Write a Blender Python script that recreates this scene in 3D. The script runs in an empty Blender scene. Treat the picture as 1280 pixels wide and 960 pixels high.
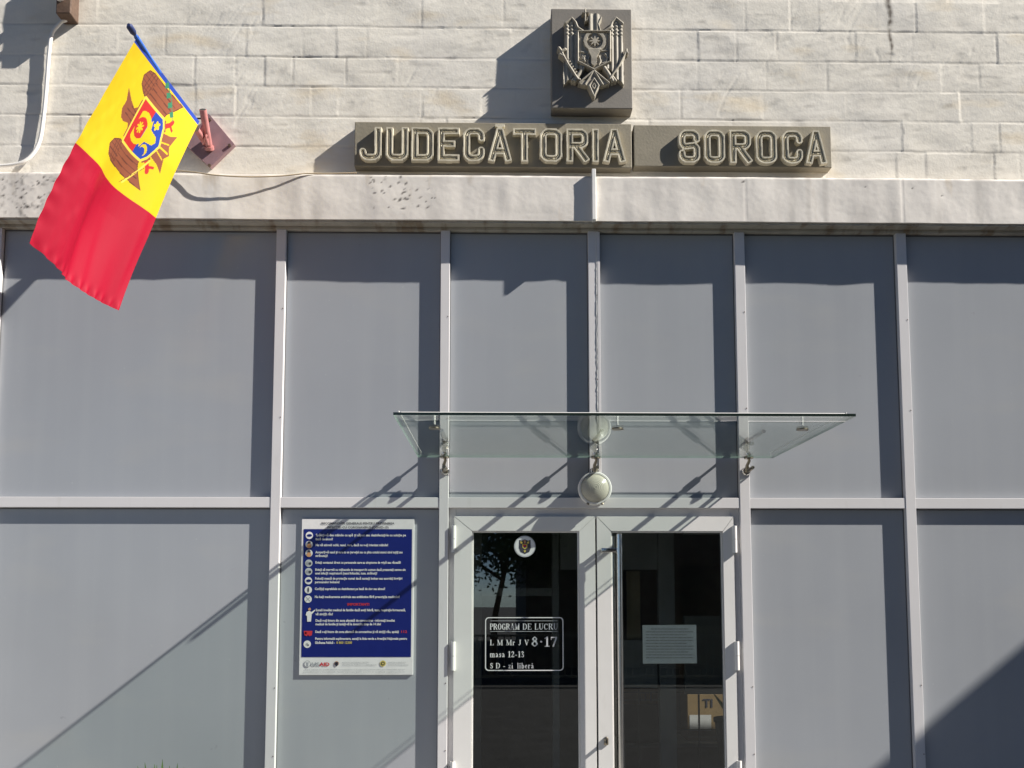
import bpy, bmesh, math, random
import numpy as np
from mathutils import Vector, Matrix
R = math.radians
random.seed(7)
# ------------------------------------------------------------------ camera
D, HC, FPX = 5.1, 1.85, 1071.0
TH, YAW, CY = R(4.6), R(0.85), 659.0
SC = bpy.context.scene
COL = SC.collection
cd = bpy.data.cameras.new('camera'); cam = bpy.data.objects.new('camera', cd); COL.objects.link(cam)
cam.location = (0, -D, HC); cam.rotation_euler = (math.pi/2+TH, 0, -YAW)
cd.sensor_width = 36; cd.lens = FPX/1280*36; cd.shift_y = (CY-480)/1280
cd.clip_start = .05; cd.clip_end = 500
SC.camera = cam
CM = cam.rotation_euler.to_matrix()
# ------------------------------------------------------------------ light
KX, KZ = 3.8, 3.0            # sun direction: (KX, -1, KZ) points to the sun
sv = Vector((KX, -1.0, KZ)).normalized()
w = bpy.data.worlds.new("World"); SC.world = w; w.use_nodes = True
nt = w.node_tree; bg = nt.nodes['Background']
sky = nt.nodes.new('ShaderNodeTexSky'); sky.sky_type = 'NISHITA'; sky.sun_disc = False
sky.sun_elevation = math.asin(sv.z); sky.sun_rotation = math.atan2(sv.x, sv.y)
sky.air_density = .6; sky.dust_density = 0; sky.ozone_density = 3; sky.altitude = 1200
nt.links.new(sky.outputs[0], bg.inputs[0]); bg.inputs[1].default_value = .05
sl = bpy.data.lights.new('sun', 'SUN'); sun = bpy.data.objects.new('sun', sl); COL.objects.link(sun)
sl.energy = 5.0; sl.angle = R(.5); sl.color = (1, .95, .87)
sun.rotation_euler = sv.to_track_quat('Z', 'Y').to_euler()
SC.view_settings.view_transform = 'Standard'; SC.view_settings.look = 'None'
SC.view_settings.gamma = 1; SC.view_settings.exposure = 1.05
try:
    SC.cycles.max_bounces = 10; SC.cycles.transparent_max_bounces = 16; SC.cycles.diffuse_bounces = 4
    SC.cycles.caustics_reflective = False
except Exception: pass

def P(px, py, Y=0.0):
    d = CM @ Vector(((px-640)/FPX, -(py-CY)/FPX, -1))
    t = (Y+D)/d.y
    return Vector((d.x*t, Y, HC+d.z*t))
def PX(px, py, Y=0.0): return P(px, py, Y).x
def PZ(px, py, Y=0.0): return P(px, py, Y).z

# ------------------------------------------------------------------ materials
class NT:
    def __init__(s, name):
        s.m = bpy.data.materials.new(name); s.m.use_nodes = True
        s.t = s.m.node_tree; s.b = s.t.nodes['Principled BSDF']; s.out = s.t.nodes['Material Output']
    def n(s, typ, **kw):
        o = s.t.nodes.new(typ)
        for k, v in kw.items():
            if k in o.inputs.keys() if isinstance(k, str) else False: o.inputs[k].default_value = v
            else: setattr(o, k, v)
        return o
    def l(s, a, b): s.t.links.new(a, b)
def c4(c): return (c[0], c[1], c[2], 1)
def mat(name, col, rough=.6, metal=0, var=.12, scale=6, bump=0.0, bscale=60, spec=.5, stain=None, grime_shade=None):
    k = NT(name); b = k.b
    b.inputs['Roughness'].default_value = rough; b.inputs['Metallic'].default_value = metal
    b.inputs['Specular IOR Level'].default_value = spec
    tc = k.n('ShaderNodeTexCoord')
    no = k.n('ShaderNodeTexNoise'); no.inputs['Scale'].default_value = scale; no.inputs['Detail'].default_value = 6
    k.l(tc.outputs['Object'], no.inputs['Vector'])
    rp = k.n('ShaderNodeValToRGB'); rp.color_ramp.elements[0].position = .3; rp.color_ramp.elements[1].position = .7
    rp.color_ramp.elements[0].color = c4([x*(1-var) for x in col]); rp.color_ramp.elements[1].color = c4([min(1, x*(1+var)) for x in col])
    k.l(no.outputs['Fac'], rp.inputs['Fac']); last = rp.outputs['Color']
    if stain:
        for (sc, sz, lo, hi, scol, amt) in stain:
            mp = k.n('ShaderNodeMapping'); mp.inputs['Scale'].default_value = sc
            n2 = k.n('ShaderNodeTexNoise'); n2.inputs['Scale'].default_value = sz; n2.inputs['Detail'].default_value = 8
            k.l(tc.outputs['Object'], mp.inputs['Vector']); k.l(mp.outputs[0], n2.inputs['Vector'])
            r2 = k.n('ShaderNodeMapRange'); r2.inputs[1].default_value = lo; r2.inputs[2].default_value = hi
            r2.inputs[3].default_value = 0; r2.inputs[4].default_value = amt
            k.l(n2.outputs['Fac'], r2.inputs[0])
            mx = k.n('ShaderNodeMixRGB'); k.l(r2.outputs[0], mx.inputs[0]); k.l(last, mx.inputs[1]); mx.inputs[2].default_value = c4(scol)
            last = mx.outputs[0]
    if grime_shade:
        at = k.n('ShaderNodeAttribute'); at.attribute_name = 'grime_shade'
        mx = k.n('ShaderNodeMixRGB'); k.l(at.outputs['Fac'], mx.inputs[0]); k.l(last, mx.inputs[1]); mx.inputs[2].default_value = c4(grime_shade); last = mx.outputs[0]
    k.l(last, b.inputs['Base Color'])
    if bump:
        n3 = k.n('ShaderNodeTexNoise'); n3.inputs['Scale'].default_value = bscale; n3.inputs['Detail'].default_value = 5
        k.l(tc.outputs['Object'], n3.inputs['Vector'])
        bp = k.n('ShaderNodeBump'); bp.inputs['Strength'].default_value = 1; bp.inputs['Distance'].default_value = bump
        k.l(n3.outputs['Fac'], bp.inputs['Height']); k.l(bp.outputs[0], b.inputs['Normal'])
    return k.m
def plain(name, col, rough=.6, metal=0, spec=.5):
    return mat(name, col, rough, metal, var=.05, scale=20, spec=spec)

def glassmat(name, tint, ior=1.5, base=.05):
    k = NT(name); k.t.nodes.remove(k.b)
    tr = k.n('ShaderNodeBsdfTransparent'); tr.inputs[0].default_value = c4(tint)
    gl = k.n('ShaderNodeBsdfGlossy'); gl.inputs['Roughness'].default_value = .004
    fr = k.n('ShaderNodeFresnel'); fr.inputs[0].default_value = ior
    # Fresnel on back faces would invert the index: take the angle from a geometry normal that always faces the ray
    geo = k.n('ShaderNodeNewGeometry')
    lw = k.n('ShaderNodeLayerWeight'); lw.inputs[0].default_value = .5
    pw = k.n('ShaderNodeMath'); pw.operation = 'POWER'; pw.inputs[1].default_value = 5
    k.l(lw.outputs['Facing'], pw.inputs[0])
    ma = k.n('ShaderNodeMath'); ma.operation = 'MULTIPLY_ADD'; ma.inputs[1].default_value = .9; ma.inputs[2].default_value = base
    k.l(pw.outputs[0], ma.inputs[0])
    mx = k.n('ShaderNodeMixShader'); k.l(ma.outputs[0], mx.inputs[0]); k.l(tr.outputs[0], mx.inputs[1]); k.l(gl.outputs[0], mx.inputs[2])
    k.l(mx.outputs[0], k.out.inputs['Surface'])
    return k.m

M = {}
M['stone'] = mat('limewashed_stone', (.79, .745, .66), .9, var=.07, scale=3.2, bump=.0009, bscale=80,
    grime_shade=(.13, .11, .09), stain=[((1, 1, 1), 1.1, .5, .75, (.66, .64, .62), .6), ((1, 1, 2.5), 2.3, .58, .72, (.74, .62, .44), .6)])
M['band'] = mat('painted_plaster', (.75, .705, .65), .8, var=.06, scale=2.5, bump=.0008, bscale=30,
    grime_shade=(.06, .05, .045), stain=[((2.5, 1, .5), 2.2, .52, .72, (.47, .44, .42), .55), ((4, 1, 1.1), 1.5, .62, .72, (.42, .33, .22), .6)])
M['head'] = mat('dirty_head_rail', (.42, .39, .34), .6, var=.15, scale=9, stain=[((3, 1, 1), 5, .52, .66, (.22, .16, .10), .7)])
M['alu'] = mat('white_aluminium', (.66, .645, .65), .32, var=.03, scale=3, stain=[((1, 1, .3), 14, .6, .75, (.5, .48, .45), .3)])
M['film'] = mat('grey_frosted_panel', (.35, .366, .392), .2, var=.05, scale=.9, spec=.5,
    stain=[((7, 1, .3), 1.3, .45, .85, (.41, .42, .44), .32), ((1, 1, 1), 60, .70, .78, (.6, .6, .58), .4), ((.6, 1, 1.4), 2.2, .55, .8, (.43, .42, .40), .4), ((1, 1, 1), 18, .74, .8, (.24, .24, .24), .4)])
M['pvc'] = mat('white_pvc', (.72, .71, .69), .3, var=.03, scale=5, stain=[((1, 1, .5), 9, .62, .78, (.5, .48, .44), .35)])
M['steel'] = mat('brushed_steel', (.62, .60, .57), .22, 1, var=.06, scale=30)
M['dsteel'] = mat('tarnished_steel', (.32, .28, .22), .35, 1, var=.2, scale=50)
M['white'] = plain('white_paint', (.78, .77, .74), .5)
M['board'] = mat('cast_concrete', (.265, .235, .175), .75, var=.10, scale=7, bump=.0012, bscale=70, stain=[((1, 1, 1), 4, .55, .75, (.22, .20, .17), .5)])
M['letter'] = mat('pale_cast_letter', (.58, .53, .41), .75, var=.13, scale=18, bump=.0008, bscale=110)
M['plaque'] = mat('grey_cast_plaque', (.225, .205, .178), .7, var=.08, scale=8, bump=.0008, bscale=80)
M['eagle'] = mat('cast_relief', (.37, .335, .27), .65, var=.16, scale=24, bump=.0008, bscale=120, stain=[((1, 1, 1), 14, .56, .7, (.14, .12, .10), .6)])
M['pink'] = mat('pink_red_paint', (.50, .20, .19), .4, var=.15, scale=25, stain=[((1, 1, 1), 30, .6, .72, (.62, .45, .42), .5)])
M['mauve'] = mat('faded_mauve_paint', (.30, .185, .20), .5, var=.12, scale=14)
M['rust'] = mat('rusty_bolt', (.10, .06, .04), .7, var=.3, scale=60)
M['blue'] = mat('blue_cloth', (.03, .13, .52), .7, var=.1, scale=30)
M['navycap'] = mat('dark_blue_cloth', (.015, .03, .12), .6)
M['cable'] = plain('white_cable', (.75, .73, .70), .45)
M['tan'] = plain('tan_cable', (.50, .40, .27), .6)
M['cglass'] = glassmat('canopy_glass', (.885, .93, .905))
M['cedge'] = mat('dark_glass_edge', (.018, .028, .024), .15, var=.1, scale=20)
M['cedge2'] = mat('pale_glass_edge', (.30, .40, .36), .15, var=.1, scale=20)
M['dglass'] = glassmat('door_glass', (.82, .85, .845), base=.13)
M['navy'] = plain('navy_print', (.011, .019, .155), .22, spec=.25)
M['paper'] = plain('white_print', (.74, .73, .72), .45)
M['ink'] = plain('black_ink', (.05, .05, .07), .5)
M['red'] = plain('red_print', (.55, .03, .04), .5)
M['skin'] = plain('orange_print', (.60, .30, .14), .5)
M['yel'] = plain('yellow_print', (.62, .50, .10), .5)
M['grey'] = plain('grey_print', (.35, .36, .38), .5)
M['decal'] = plain('white_decal', (.72, .73, .72), .5)
M['pdecal'] = plain('pale_grey_decal', (.50, .52, .54), .5)
M['notice'] = plain('pale_green_paper', (.62, .67, .69), .7)
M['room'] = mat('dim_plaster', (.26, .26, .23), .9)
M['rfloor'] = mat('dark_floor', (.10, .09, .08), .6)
M['partition'] = mat('grey_partition', (.38, .40, .39), .5)
M['blind'] = mat('beige_blind', (.32, .27, .17), .8)
M['carton'] = mat('brown_cardboard', (.30, .20, .09), .85, var=.1, scale=9)
M['seal'] = plain('grey_rubber_seal', (.10, .10, .105), .6)
M['caulk'] = plain('old_white_sealant', (.70, .69, .66), .6)
M['black'] = plain('black_plastic', (.02, .02, .02), .4)
M['opal'] = None
M['pave'] = mat('pavement_concrete', (.36, .35, .33), .9, var=.12, scale=2, bump=.004, bscale=30)
M['asphalt'] = mat('asphalt', (.035, .035, .035), .9, var=.2, scale=3, bump=.004, bscale=80)
M['soil'] = mat('dark_soil', (.06, .045, .03), 1, var=.3, scale=20, bump=.02, bscale=30)
M['leaf'] = mat('green_leaf', (.09, .17, .035), .45, var=.3, scale=14)
M['crown'] = mat('tree_foliage', (.035, .07, .02), .6, var=.4, scale=3)
M['bark'] = mat('tree_bark', (.12, .09, .06), .9, var=.3, scale=12, bump=.01, bscale=20)
M['far'] = mat('opposite_render', (.10, .085, .07), .9)
M['far2'] = mat('dark_window', (.02, .025, .03), .15)
M['fence'] = mat('fence_metal', (.10, .11, .10), .5)
M['wing'] = mat('wing_render', (.50, .47, .42), .9)
def opal():
    k = NT('ribbed_opal_glass'); b = k.b
    b.inputs['Base Color'].default_value = (.55, .53, .45, 1); b.inputs['Roughness'].default_value = .22
    b.inputs['Transmission Weight'].default_value = .15; b.inputs['IOR'].default_value = 1.45
    return k.m
M['opal'] = opal()

# ------------------------------------------------------------------ mesh helpers
class MB:
    def __init__(s): s.v = []; s.f = []; s.mi = []; s.mats = []
    def _m(s, m):
        if m not in s.mats: s.mats.append(m)
        return s.mats.index(m)
    def add(s, vs, fs, m='white'):
        o = len(s.v); s.v += [tuple(v) for v in vs]; i = s._m(m)
        for f in fs: s.f.append(tuple(a+o for a in f)); s.mi.append(i)
    def box(s, x0, x1, y0, y1, z0, z1, m='white', bev=0):
        if x0 > x1: x0, x1 = x1, x0
        if y0 > y1: y0, y1 = y1, y0
        if z0 > z1: z0, z1 = z1, z0
        if bev <= 0:
            v = [(x, y, z) for x in (x0, x1) for y in (y0, y1) for z in (z0, z1)]
            s.add(v, [(0, 1, 3, 2), (4, 6, 7, 5), (0, 4, 5, 1), (2, 3, 7, 6), (0, 2, 6, 4), (1, 5, 7, 3)], m); return
        bm = bmesh.new(); bmesh.ops.create_cube(bm, size=1)
        for q in bm.verts: q.co = Vector(((x0+x1)/2+q.co.x*(x1-x0), (y0+y1)/2+q.co.y*(y1-y0), (z0+z1)/2+q.co.z*(z1-z0)))
        bmesh.ops.bevel(bm, geom=bm.edges[:], offset=bev, segments=2, affect='EDGES', profile=.5)
        s.bm(bm, m)
    def bm(s, bm, m):
        bm.verts.index_update()
        s.add([q.co[:] for q in bm.verts], [[q.index for q in f.verts] for f in bm.faces], m); bm.free()
    def cyl(s, a, b, r, m='white', n=16, r2=None):
        a, b = Vector(a), Vector(b); d = (b-a).normalized(); r2 = r if r2 is None else r2
        u = d.orthogonal().normalized(); w_ = d.cross(u)
        vs = [a+u*r*math.cos(2*math.pi*i/n)+w_*r*math.sin(2*math.pi*i/n) for i in range(n)]
        vs += [b+u*r2*math.cos(2*math.pi*i/n)+w_*r2*math.sin(2*math.pi*i/n) for i in range(n)]
        s.add(vs, [(i, (i+1) % n, n+(i+1) % n, n+i) for i in range(n)]+[tuple(range(n))[::-1], tuple(range(n, 2*n))], m)
    def tube(s, pts, r, m='white', n=10, hollow=False):
        pts = [Vector(p) for p in pts]; rs = r if isinstance(r, (list, tuple)) else [r]*len(pts)
        t0 = (pts[1]-pts[0]).normalized(); u = t0.orthogonal().normalized(); vs = []
        for i, p in enumerate(pts):
            t = (pts[min(i+1, len(pts)-1)]-pts[max(i-1, 0)]).normalized()
            u = (u-t*u.dot(t)).normalized(); w_ = t.cross(u)
            vs += [p+(u*math.cos(2*math.pi*k/n)+w_*math.sin(2*math.pi*k/n))*rs[i] for k in range(n)]
        fs = [(i*n+k, i*n+(k+1) % n, (i+1)*n+(k+1) % n, (i+1)*n+k) for i in range(len(pts)-1) for k in range(n)]
        if not hollow: fs += [tuple(range(n))[::-1], tuple(range((len(pts)-1)*n, len(pts)*n))]
        s.add(vs, fs, m)
    def poly(s, pts, m='white', y=None, t=0):
        "polygon of (x,z) at depth y facing -Y, optional thickness t towards +Y"
        n = len(pts); vs = [(p[0], y, p[1]) for p in pts]
        if t: vs += [(p[0], y+t, p[1]) for p in pts]; s.add(vs, [tuple(range(n)), tuple(range(n, 2*n))[::-1]]+[(i, (i+1) % n, n+(i+1) % n, n+i) for i in range(n)], m)
        else: s.add(vs, [tuple(range(n))], m)
    def disc(s, cx, cz, r, m, y, n=28, t=0, rz=None):
        rz = rz or r
        s.poly([(cx+r*math.cos(2*math.pi*i/n), cz+rz*math.sin(2*math.pi*i/n)) for i in range(n)], m, y, t)
    def lathe(s, prof, c, m, n=40):
        "profile of (radius, out) around the -Y axis through c"
        vs = []
        for (r, o) in prof:
            vs += [(c[0]+r*math.cos(2*math.pi*k/n), c[1]-o, c[2]+r*math.sin(2*math.pi*k/n)) for k in range(n)]
        s.add(vs, [(i*n+k, i*n+(k+1) % n, (i+1)*n+(k+1) % n, (i+1)*n+k) for i in range(len(prof)-1) for k in range(n)], m)
    def build(s, name, parent=None, smooth=None):
        me = bpy.data.meshes.new(name); me.from_pydata(s.v, [], s.f)
        for m in s.mats: me.materials.append(M[m])
        me.polygons.foreach_set('material_index', s.mi)
        me.update()
        bm = bmesh.new(); bm.from_mesh(me); bmesh.ops.recalc_face_normals(bm, faces=bm.faces); bm.to_mesh(me); bm.free()
        if smooth is not None:
            me.polygons.foreach_set('use_smooth', [True]*len(me.polygons)); me.set_sharp_from_angle(angle=R(smooth))
        o = bpy.data.objects.new(name, me); COL.objects.link(o)
        if parent: put(o, parent)
        return o
def put(o, parent):
    # child keeps its world coordinates: parents are never rotated
    o.parent = parent
    off = Vector((0, 0, 0)); p = parent
    while p: off += p.location; p = p.parent
    o.location = o.location - off if o.type != 'EMPTY' else o.location-off
def thing(name, label, cat, loc=(0, 0, 0), group=None):
    o = bpy.data.objects.new(name, None); o.location = loc; o.empty_display_size = .1; COL.objects.link(o)
    return tag(o, label, cat, group)
def tag(o, label, cat, group=None, kind=None):
    if label: o['label'] = label
    if cat: o['category'] = cat
    if group: o['group'] = group
    if kind: o['kind'] = kind
    return o
def structure(o): o['kind'] = 'structure'; return o

# numpy value noise ------------------------------------------------
def vnoise(x, z, sx, sz, seed):
    g = np.random.RandomState(seed).rand(256, 256)
    X = x/sx+37.3; Z = z/sz+11.7
    xi = np.floor(X).astype(int); zi = np.floor(Z).astype(int); fx = X-xi; fz = Z-zi
    fx = fx*fx*(3-2*fx); fz = fz*fz*(3-2*fz)
    a = g[xi % 256, zi % 256]; b = g[(xi+1) % 256, zi % 256]; c = g[xi % 256, (zi+1) % 256]; d = g[(xi+1) % 256, (zi+1) % 256]
    return (a*(1-fx)+b*fx)*(1-fz)+(c*(1-fx)+d*fx)*fz-.5
def sheet(xs, zs, Yf, m, name, parent, thick=.1, cuts=None):
    "height-field slab: front at Y = Yf(x,z), back flat behind it"
    X, Z = np.meshgrid(xs, zs, indexing='ij'); Y, G = Yf(X, Z); nx, nz = X.shape
    V = np.stack([X, Y, Z], -1).reshape(-1, 3)
    idx = np.arange(nx*nz).reshape(nx, nz)
    F = np.stack([idx[:-1, :-1], idx[1:, :-1], idx[1:, 1:], idx[:-1, 1:]], -1).reshape(-1, 4)
    ring = list(idx[:, 0])+list(idx[-1, 1:])+list(idx[-2::-1, -1])+list(idx[0, -2:0:-1])
    n0 = len(V); back = V[ring].copy(); yb = Y.max()+thick; back[:, 1] = yb
    V = np.concatenate([V, back]); k = len(ring)
    side = [(ring[(i+1) % k], ring[i], n0+i, n0+(i+1) % k) for i in range(k)]
    me = bpy.data.meshes.new(name); me.from_pydata(V.tolist(), [], F.tolist()+side); me.materials.append(M[m]); me.update()
    me.polygons.foreach_set('use_smooth', [True]*len(me.polygons)); me.set_sharp_from_angle(angle=R(50))
    ca = me.color_attributes.new('grime_shade', 'FLOAT_COLOR', 'POINT'); bf = np.zeros((len(V), 4)); bf[:nx*nz, :3] = G.reshape(-1, 1); bf[:, 3] = 1
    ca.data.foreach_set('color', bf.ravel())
    o = bpy.data.objects.new(name, me); COL.objects.link(o); put(o, parent); return o

# ------------------------------------------------------------------ planes
YP = .0355          # frosted panel face (mullion faces at Y = 0)
YW = .03            # masonry face
YB = -.078          # concrete band face

# ground -----------------------------------------------------------
g = MB(); g.box(-150, 150, -150, 150, -.3, -.15, 'asphalt'); structure(g.build('ground'))
g = MB(); g.box(-30, 30, -3.4, -.02, -.149, -.0, 'pave', .01); structure(g.build('pavement'))

# ------------------------------------------------------------------ courthouse
B = thing('courthouse', 'pale courthouse facade of limewashed stone over white framed grey panels and a double glass door', 'building')
zc = [PZ(640, y, YW) for y in (-4, 35.5, 74, 110.5, 148, 186)]
pitch = (zc[0]-zc[-1])/5
zl = [zc[-1]-pitch*.95]+zc[::-1]+[zc[0]+pitch*(i+1) for i in range(30)]
rs = np.random.RandomState(5)
joints = []
for i in range(len(zl)):
    x = -16+rs.rand()*.3; js = []
    while x < 16:
        js.append(x); x += rs.choice([.19, .25, .34, .42, .5])*(.85+.3*rs.rand())
    joints.append(np.array(js))
zb_w = PZ(640, 219.5, YB); crx, crz = PX(1113, 50, YW), PZ(1113, 82, YW)
def wallY(X, Z):
    zz = Z+.006*vnoise(X, Z*0, .8, 1, 3)+.003*vnoise(X, Z, .06, .06, 4)
    zb = np.array(zl); ci = np.clip(np.searchsorted(zb, zz)-1, 0, len(zl)-2)
    dz = np.minimum(np.abs(zz-zb[ci]), np.abs(zb[ci+1]-zz))
    H = np.zeros_like(X); dx = np.full_like(X, 9.); 
    xx = X+.004*vnoise(X, Z, .07, .05, 9)
    bid = np.zeros_like(X, dtype=int)
    for c in np.unique(ci):
        mk = ci == c; js = joints[c]; k = np.clip(np.searchsorted(js, xx[mk])-1, 0, len(js)-2)
        dx[mk] = np.minimum(xx[mk]-js[k], js[k+1]-xx[mk]); bid[mk] = c*97+k
        u = (xx[mk]-js[k])/(js[k+1]-js[k])-.5; v = (zz[mk]-zb[c])/pitch-.5
        rnd = np.random.RandomState(11).rand(4000, 3)-.5; q = rnd[bid[mk] % 4000]
        H[mk] = q[:, 0]*.0016+q[:, 1]*.0036*u+q[:, 2]*.0022*v
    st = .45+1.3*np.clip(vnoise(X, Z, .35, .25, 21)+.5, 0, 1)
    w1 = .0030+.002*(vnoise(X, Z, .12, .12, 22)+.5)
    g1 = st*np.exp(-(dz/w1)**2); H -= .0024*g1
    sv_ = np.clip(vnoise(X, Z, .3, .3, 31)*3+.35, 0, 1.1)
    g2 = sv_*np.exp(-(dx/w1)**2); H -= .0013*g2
    # tooling: lumpy lime wash, ridges
    H += .0048*vnoise(X, Z, .20, .11, 41)+.0014*vnoise(X+.4*Z, Z-.4*X, .09, .028, 42)+.0006*vnoise(X, Z, .028, .02, 43)+.0003*vnoise(X, Z, .014, .011, 44)
    chip = np.clip(vnoise(X-.6*Z, Z, .11, .05, 51)-.30, 0, 1)
    H -= .007*chip
    scr = np.exp(-((vnoise(X*.55+Z*.84, X*-.84+Z*.55, .30, .035, 55))/.035)**2)*np.clip(vnoise(X, Z, .3, .2, 56)*3-.2, 0, 1)
    H -= .0016*scr
    # bottom fillet
    G = np.clip(.36*g1+.26*g2, 0, 1)*np.clip(.42+1.5*vnoise(X, Z, .22, .09, 71), .05, 1)+np.clip(chip*1.2, 0, .12)  # joint dirt and the shadow line of the grooves, both painted as darker colour
    crack = np.abs(X-crx-.006*np.sin(Z*31)-.006*vnoise(X, Z, .02, .03, 72))
    G = np.maximum(G, 1.5*np.clip(1-crack/(.009+.022*np.clip((Z-crz)*2, 0, 1)), 0, 1)*(Z > crz)*(.6+vnoise(X, Z, .02, .02, 73)))
    G = np.maximum(G, .8*np.exp(-(np.abs(Z-zb_w)/.012)**2)*(.4+.6*vnoise(X, Z*0, .2, 1, 75)))
    return YW-H, np.clip(G, 0, 1)
xs = np.concatenate([np.arange(-16, -3.3, .08), np.arange(-3.3, 3.4, .0085), np.arange(3.4, 16, .08)])
z0 = PZ(640, 221, YW)-.02
zs = np.concatenate([np.arange(z0, 5.62, .0075), np.arange(5.62, 9.2, .06)])
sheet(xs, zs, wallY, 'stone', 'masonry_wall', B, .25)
zbt, zbb = PZ(740, 219.5, YB), PZ(740, 276, YB)
def bandY(X, Z):
    r = np.clip((Z-zbb)/(zbt-zbb), 0, 1)
    H = .010*vnoise(X, Z*.3, .45, .5, 61)+.004*vnoise(X, Z, .16, .12, 62)+.0022*vnoise(X, Z*.4, .07, .12, 63)+.0006*vnoise(X, Z, .02, .02, 64)
    lump = 0
    seam = -.0012*np.exp(-((X-PX(927, 250))/.004)**2)-.002*np.exp(-((X-PX(1120, 250))/.004)**2)
    pit = np.zeros_like(X)
    rr = np.random.RandomState(8)
    def pits(n, px0, px1, py0, py1):
        nonlocal pit
        for _ in range(n):
            a, b = PX(px0+rr.rand()*(px1-px0), 245, YB), PZ(640, py0+rr.rand()**1.3*(py1-py0), YB)
            s = .0022+.0042*rr.rand(); rt_ = rr.rand()*1.2; q_ = ((X-a)*np.cos(rt_)+(Z-b)*np.sin(rt_))**2*.45+((Z-b)*np.cos(rt_)-(X-a)*np.sin(rt_))**2*2
            pit = np.maximum(pit, np.exp(-q_/s**2*(1+1.2*vnoise(X, Z, .008, .008, 91))))
    pits(40, 462, 545, 222, 262); pits(34, 0, 75, 224, 266); pits(5, 900, 1250, 225, 262)
    e = -.012*np.clip(1-(zbt-Z)/.012, 0, 1)**2
    rgh = np.clip(1-np.abs(X-PX(30, 245))/.45, 0, 1)
    mott = np.clip(vnoise(X, Z, .035, .03, 81)+vnoise(X, Z, .013, .012, 82)-.12, 0, .6)*rgh*1.1
    strk = np.clip(vnoise(X, Z*.15, .05, .2, 83)-.22, 0, 1)*.9*np.clip((X-1.2)/.6, 0, 1)
    drip = np.clip(vnoise(X, Z*.1, .09, .3, 84)-.15, 0, 1)*np.clip(1-r*2.2, 0, 1)*.8
    top = .5*np.exp(-((zbt-Z)/.012)**2)*np.clip(.5+vnoise(X, Z, .06, .02, 85)*2, 0, 1)
    return YB-H-lump-seam+pit*.0012-e-.0015*mott, np.clip(pit*1.6+mott+strk*.8+drip*.8+top, 0, .95)
zsb = np.arange(zbb, zbt+.001, .0075)
xs2 = np.concatenate([np.arange(-16, -3.3, .08), np.arange(-3.3, 3.4, .009), np.arange(3.4, 16, .08)])
band = sheet(xs2, zsb, bandY, 'band', 'concrete_band', B, .2)
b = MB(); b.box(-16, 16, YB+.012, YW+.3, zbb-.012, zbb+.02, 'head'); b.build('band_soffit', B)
b = MB()
jx = PX(742, 250, YB)
b.box(jx-.0115, jx+.0115, YB-.028, YB+.02, zbb-.004, zbt+.03, 'white', .002); b.build('joint_cover', band)
# back of the building, made shallow so sun reaches the added vestibule roof gap
b = MB()
b.box(-16, 16, .36, .55, z0-.2, 9.2, 'wing'); b.box(-16, 16, .3, .6, 9.2, 9.3, 'wing'); b.box(-16, 16, YW+.05, .3, 9.2, 9.28, 'wing')
b.build('upper_storey', B)
# frame head
zt = PZ(740, 289, 0)
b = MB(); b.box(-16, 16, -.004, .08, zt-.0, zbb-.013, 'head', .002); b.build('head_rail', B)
# mullions: px measured at y~300
mp = [(-11, 2), (345.5, 357.5), (551, 562.5), (735, 747.5), (918, 930.5), (1120, 1132.5)]
MX = [(PX(a, 300), PX(c, 300)) for a, c in mp]
MX = [(MX[0][0]-1.65, MX[0][1]-1.65)]+MX+[(MX[-1][0]+.98, MX[-1][1]+.98), (MX[-1][0]+1.96, MX[-1][1]+1.96)]
ztr1, ztr0 = PZ(740, 622), PZ(740, 635)
for i, (a, c) in enumerate(MX):
    b = MB()
    lo = .06 if i != 4 else ztr1+.0     # the centre one stops at the transom above the door
    b.box(a, c, 0, .09, lo, zt, 'alu', .0025)
    if i == 4:
        b.box(c-.006, c+.010, -.003, .02, ztr1+.02, zt-.004, 'alu', .001)
    b.build('mullion', B)
dl, dr = MX[3][1], MX[5][0]
for i in range(len(MX)-1):
    a, c = MX[i][1], MX[i+1][0]
    if i == 3: c = MX[5][0]
    if i == 4: continue
    b = MB(); b.box(a+.0005, c-.0005, .0025, .09, ztr0, ztr1, 'alu', .002); b.build('transom', B)
def gasket(a, c, z0, z1, par):
    g = MB(); y0, y1 = YP-.006, YP+.002
    for q_ in ((a, a+.0035, z0, z1), (c-.0045, c, z0, z1), (a+.0035, c-.0045, z1-.008, z1), (a+.0035, c-.0045, z0, z0+.003)): g.box(q_[0], q_[1], y0, y1, q_[2], q_[3], 'seal')
    g.build('gasket', par)
for i in range(len(MX)-1):
    a, c = MX[i][1], MX[i+1][0]
    b = MB(); b.box(a-.01, c+.01, YP, YP+.02, ztr1-.01, zt+.01, 'film'); go = b.build('grey_panel', B)
    gasket(a, c, ztr1, zt, go)
    if i in (3, 4): continue
    b = MB(); b.box(a-.01, c+.01, YP, YP+.02, .08, ztr0+.01, 'film'); go = b.build('grey_panel', B); gasket(a, c, .12, ztr0, go)
    b = MB(); b.box(a+.0005, c-.0005, .002, .09, .06, .12, 'alu', .002); b.build('bottom_rail', B)
b = MB(); b.box(-16, dl, .0, .4, -.1, .06, 'pave'); b.box(dr, 16, .0, .4, -.1, .06, 'pave'); b.build('plinth', B)
b = MB(); b.box(-16, MX[0][0], .01, .35, .06, zbb, 'wing'); b.build('end_wall', B)
b = MB(); b.box(MX[-1][1], 16, .01, .35, .06, zbb, 'wing'); b.build('end_wall', B)

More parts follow.
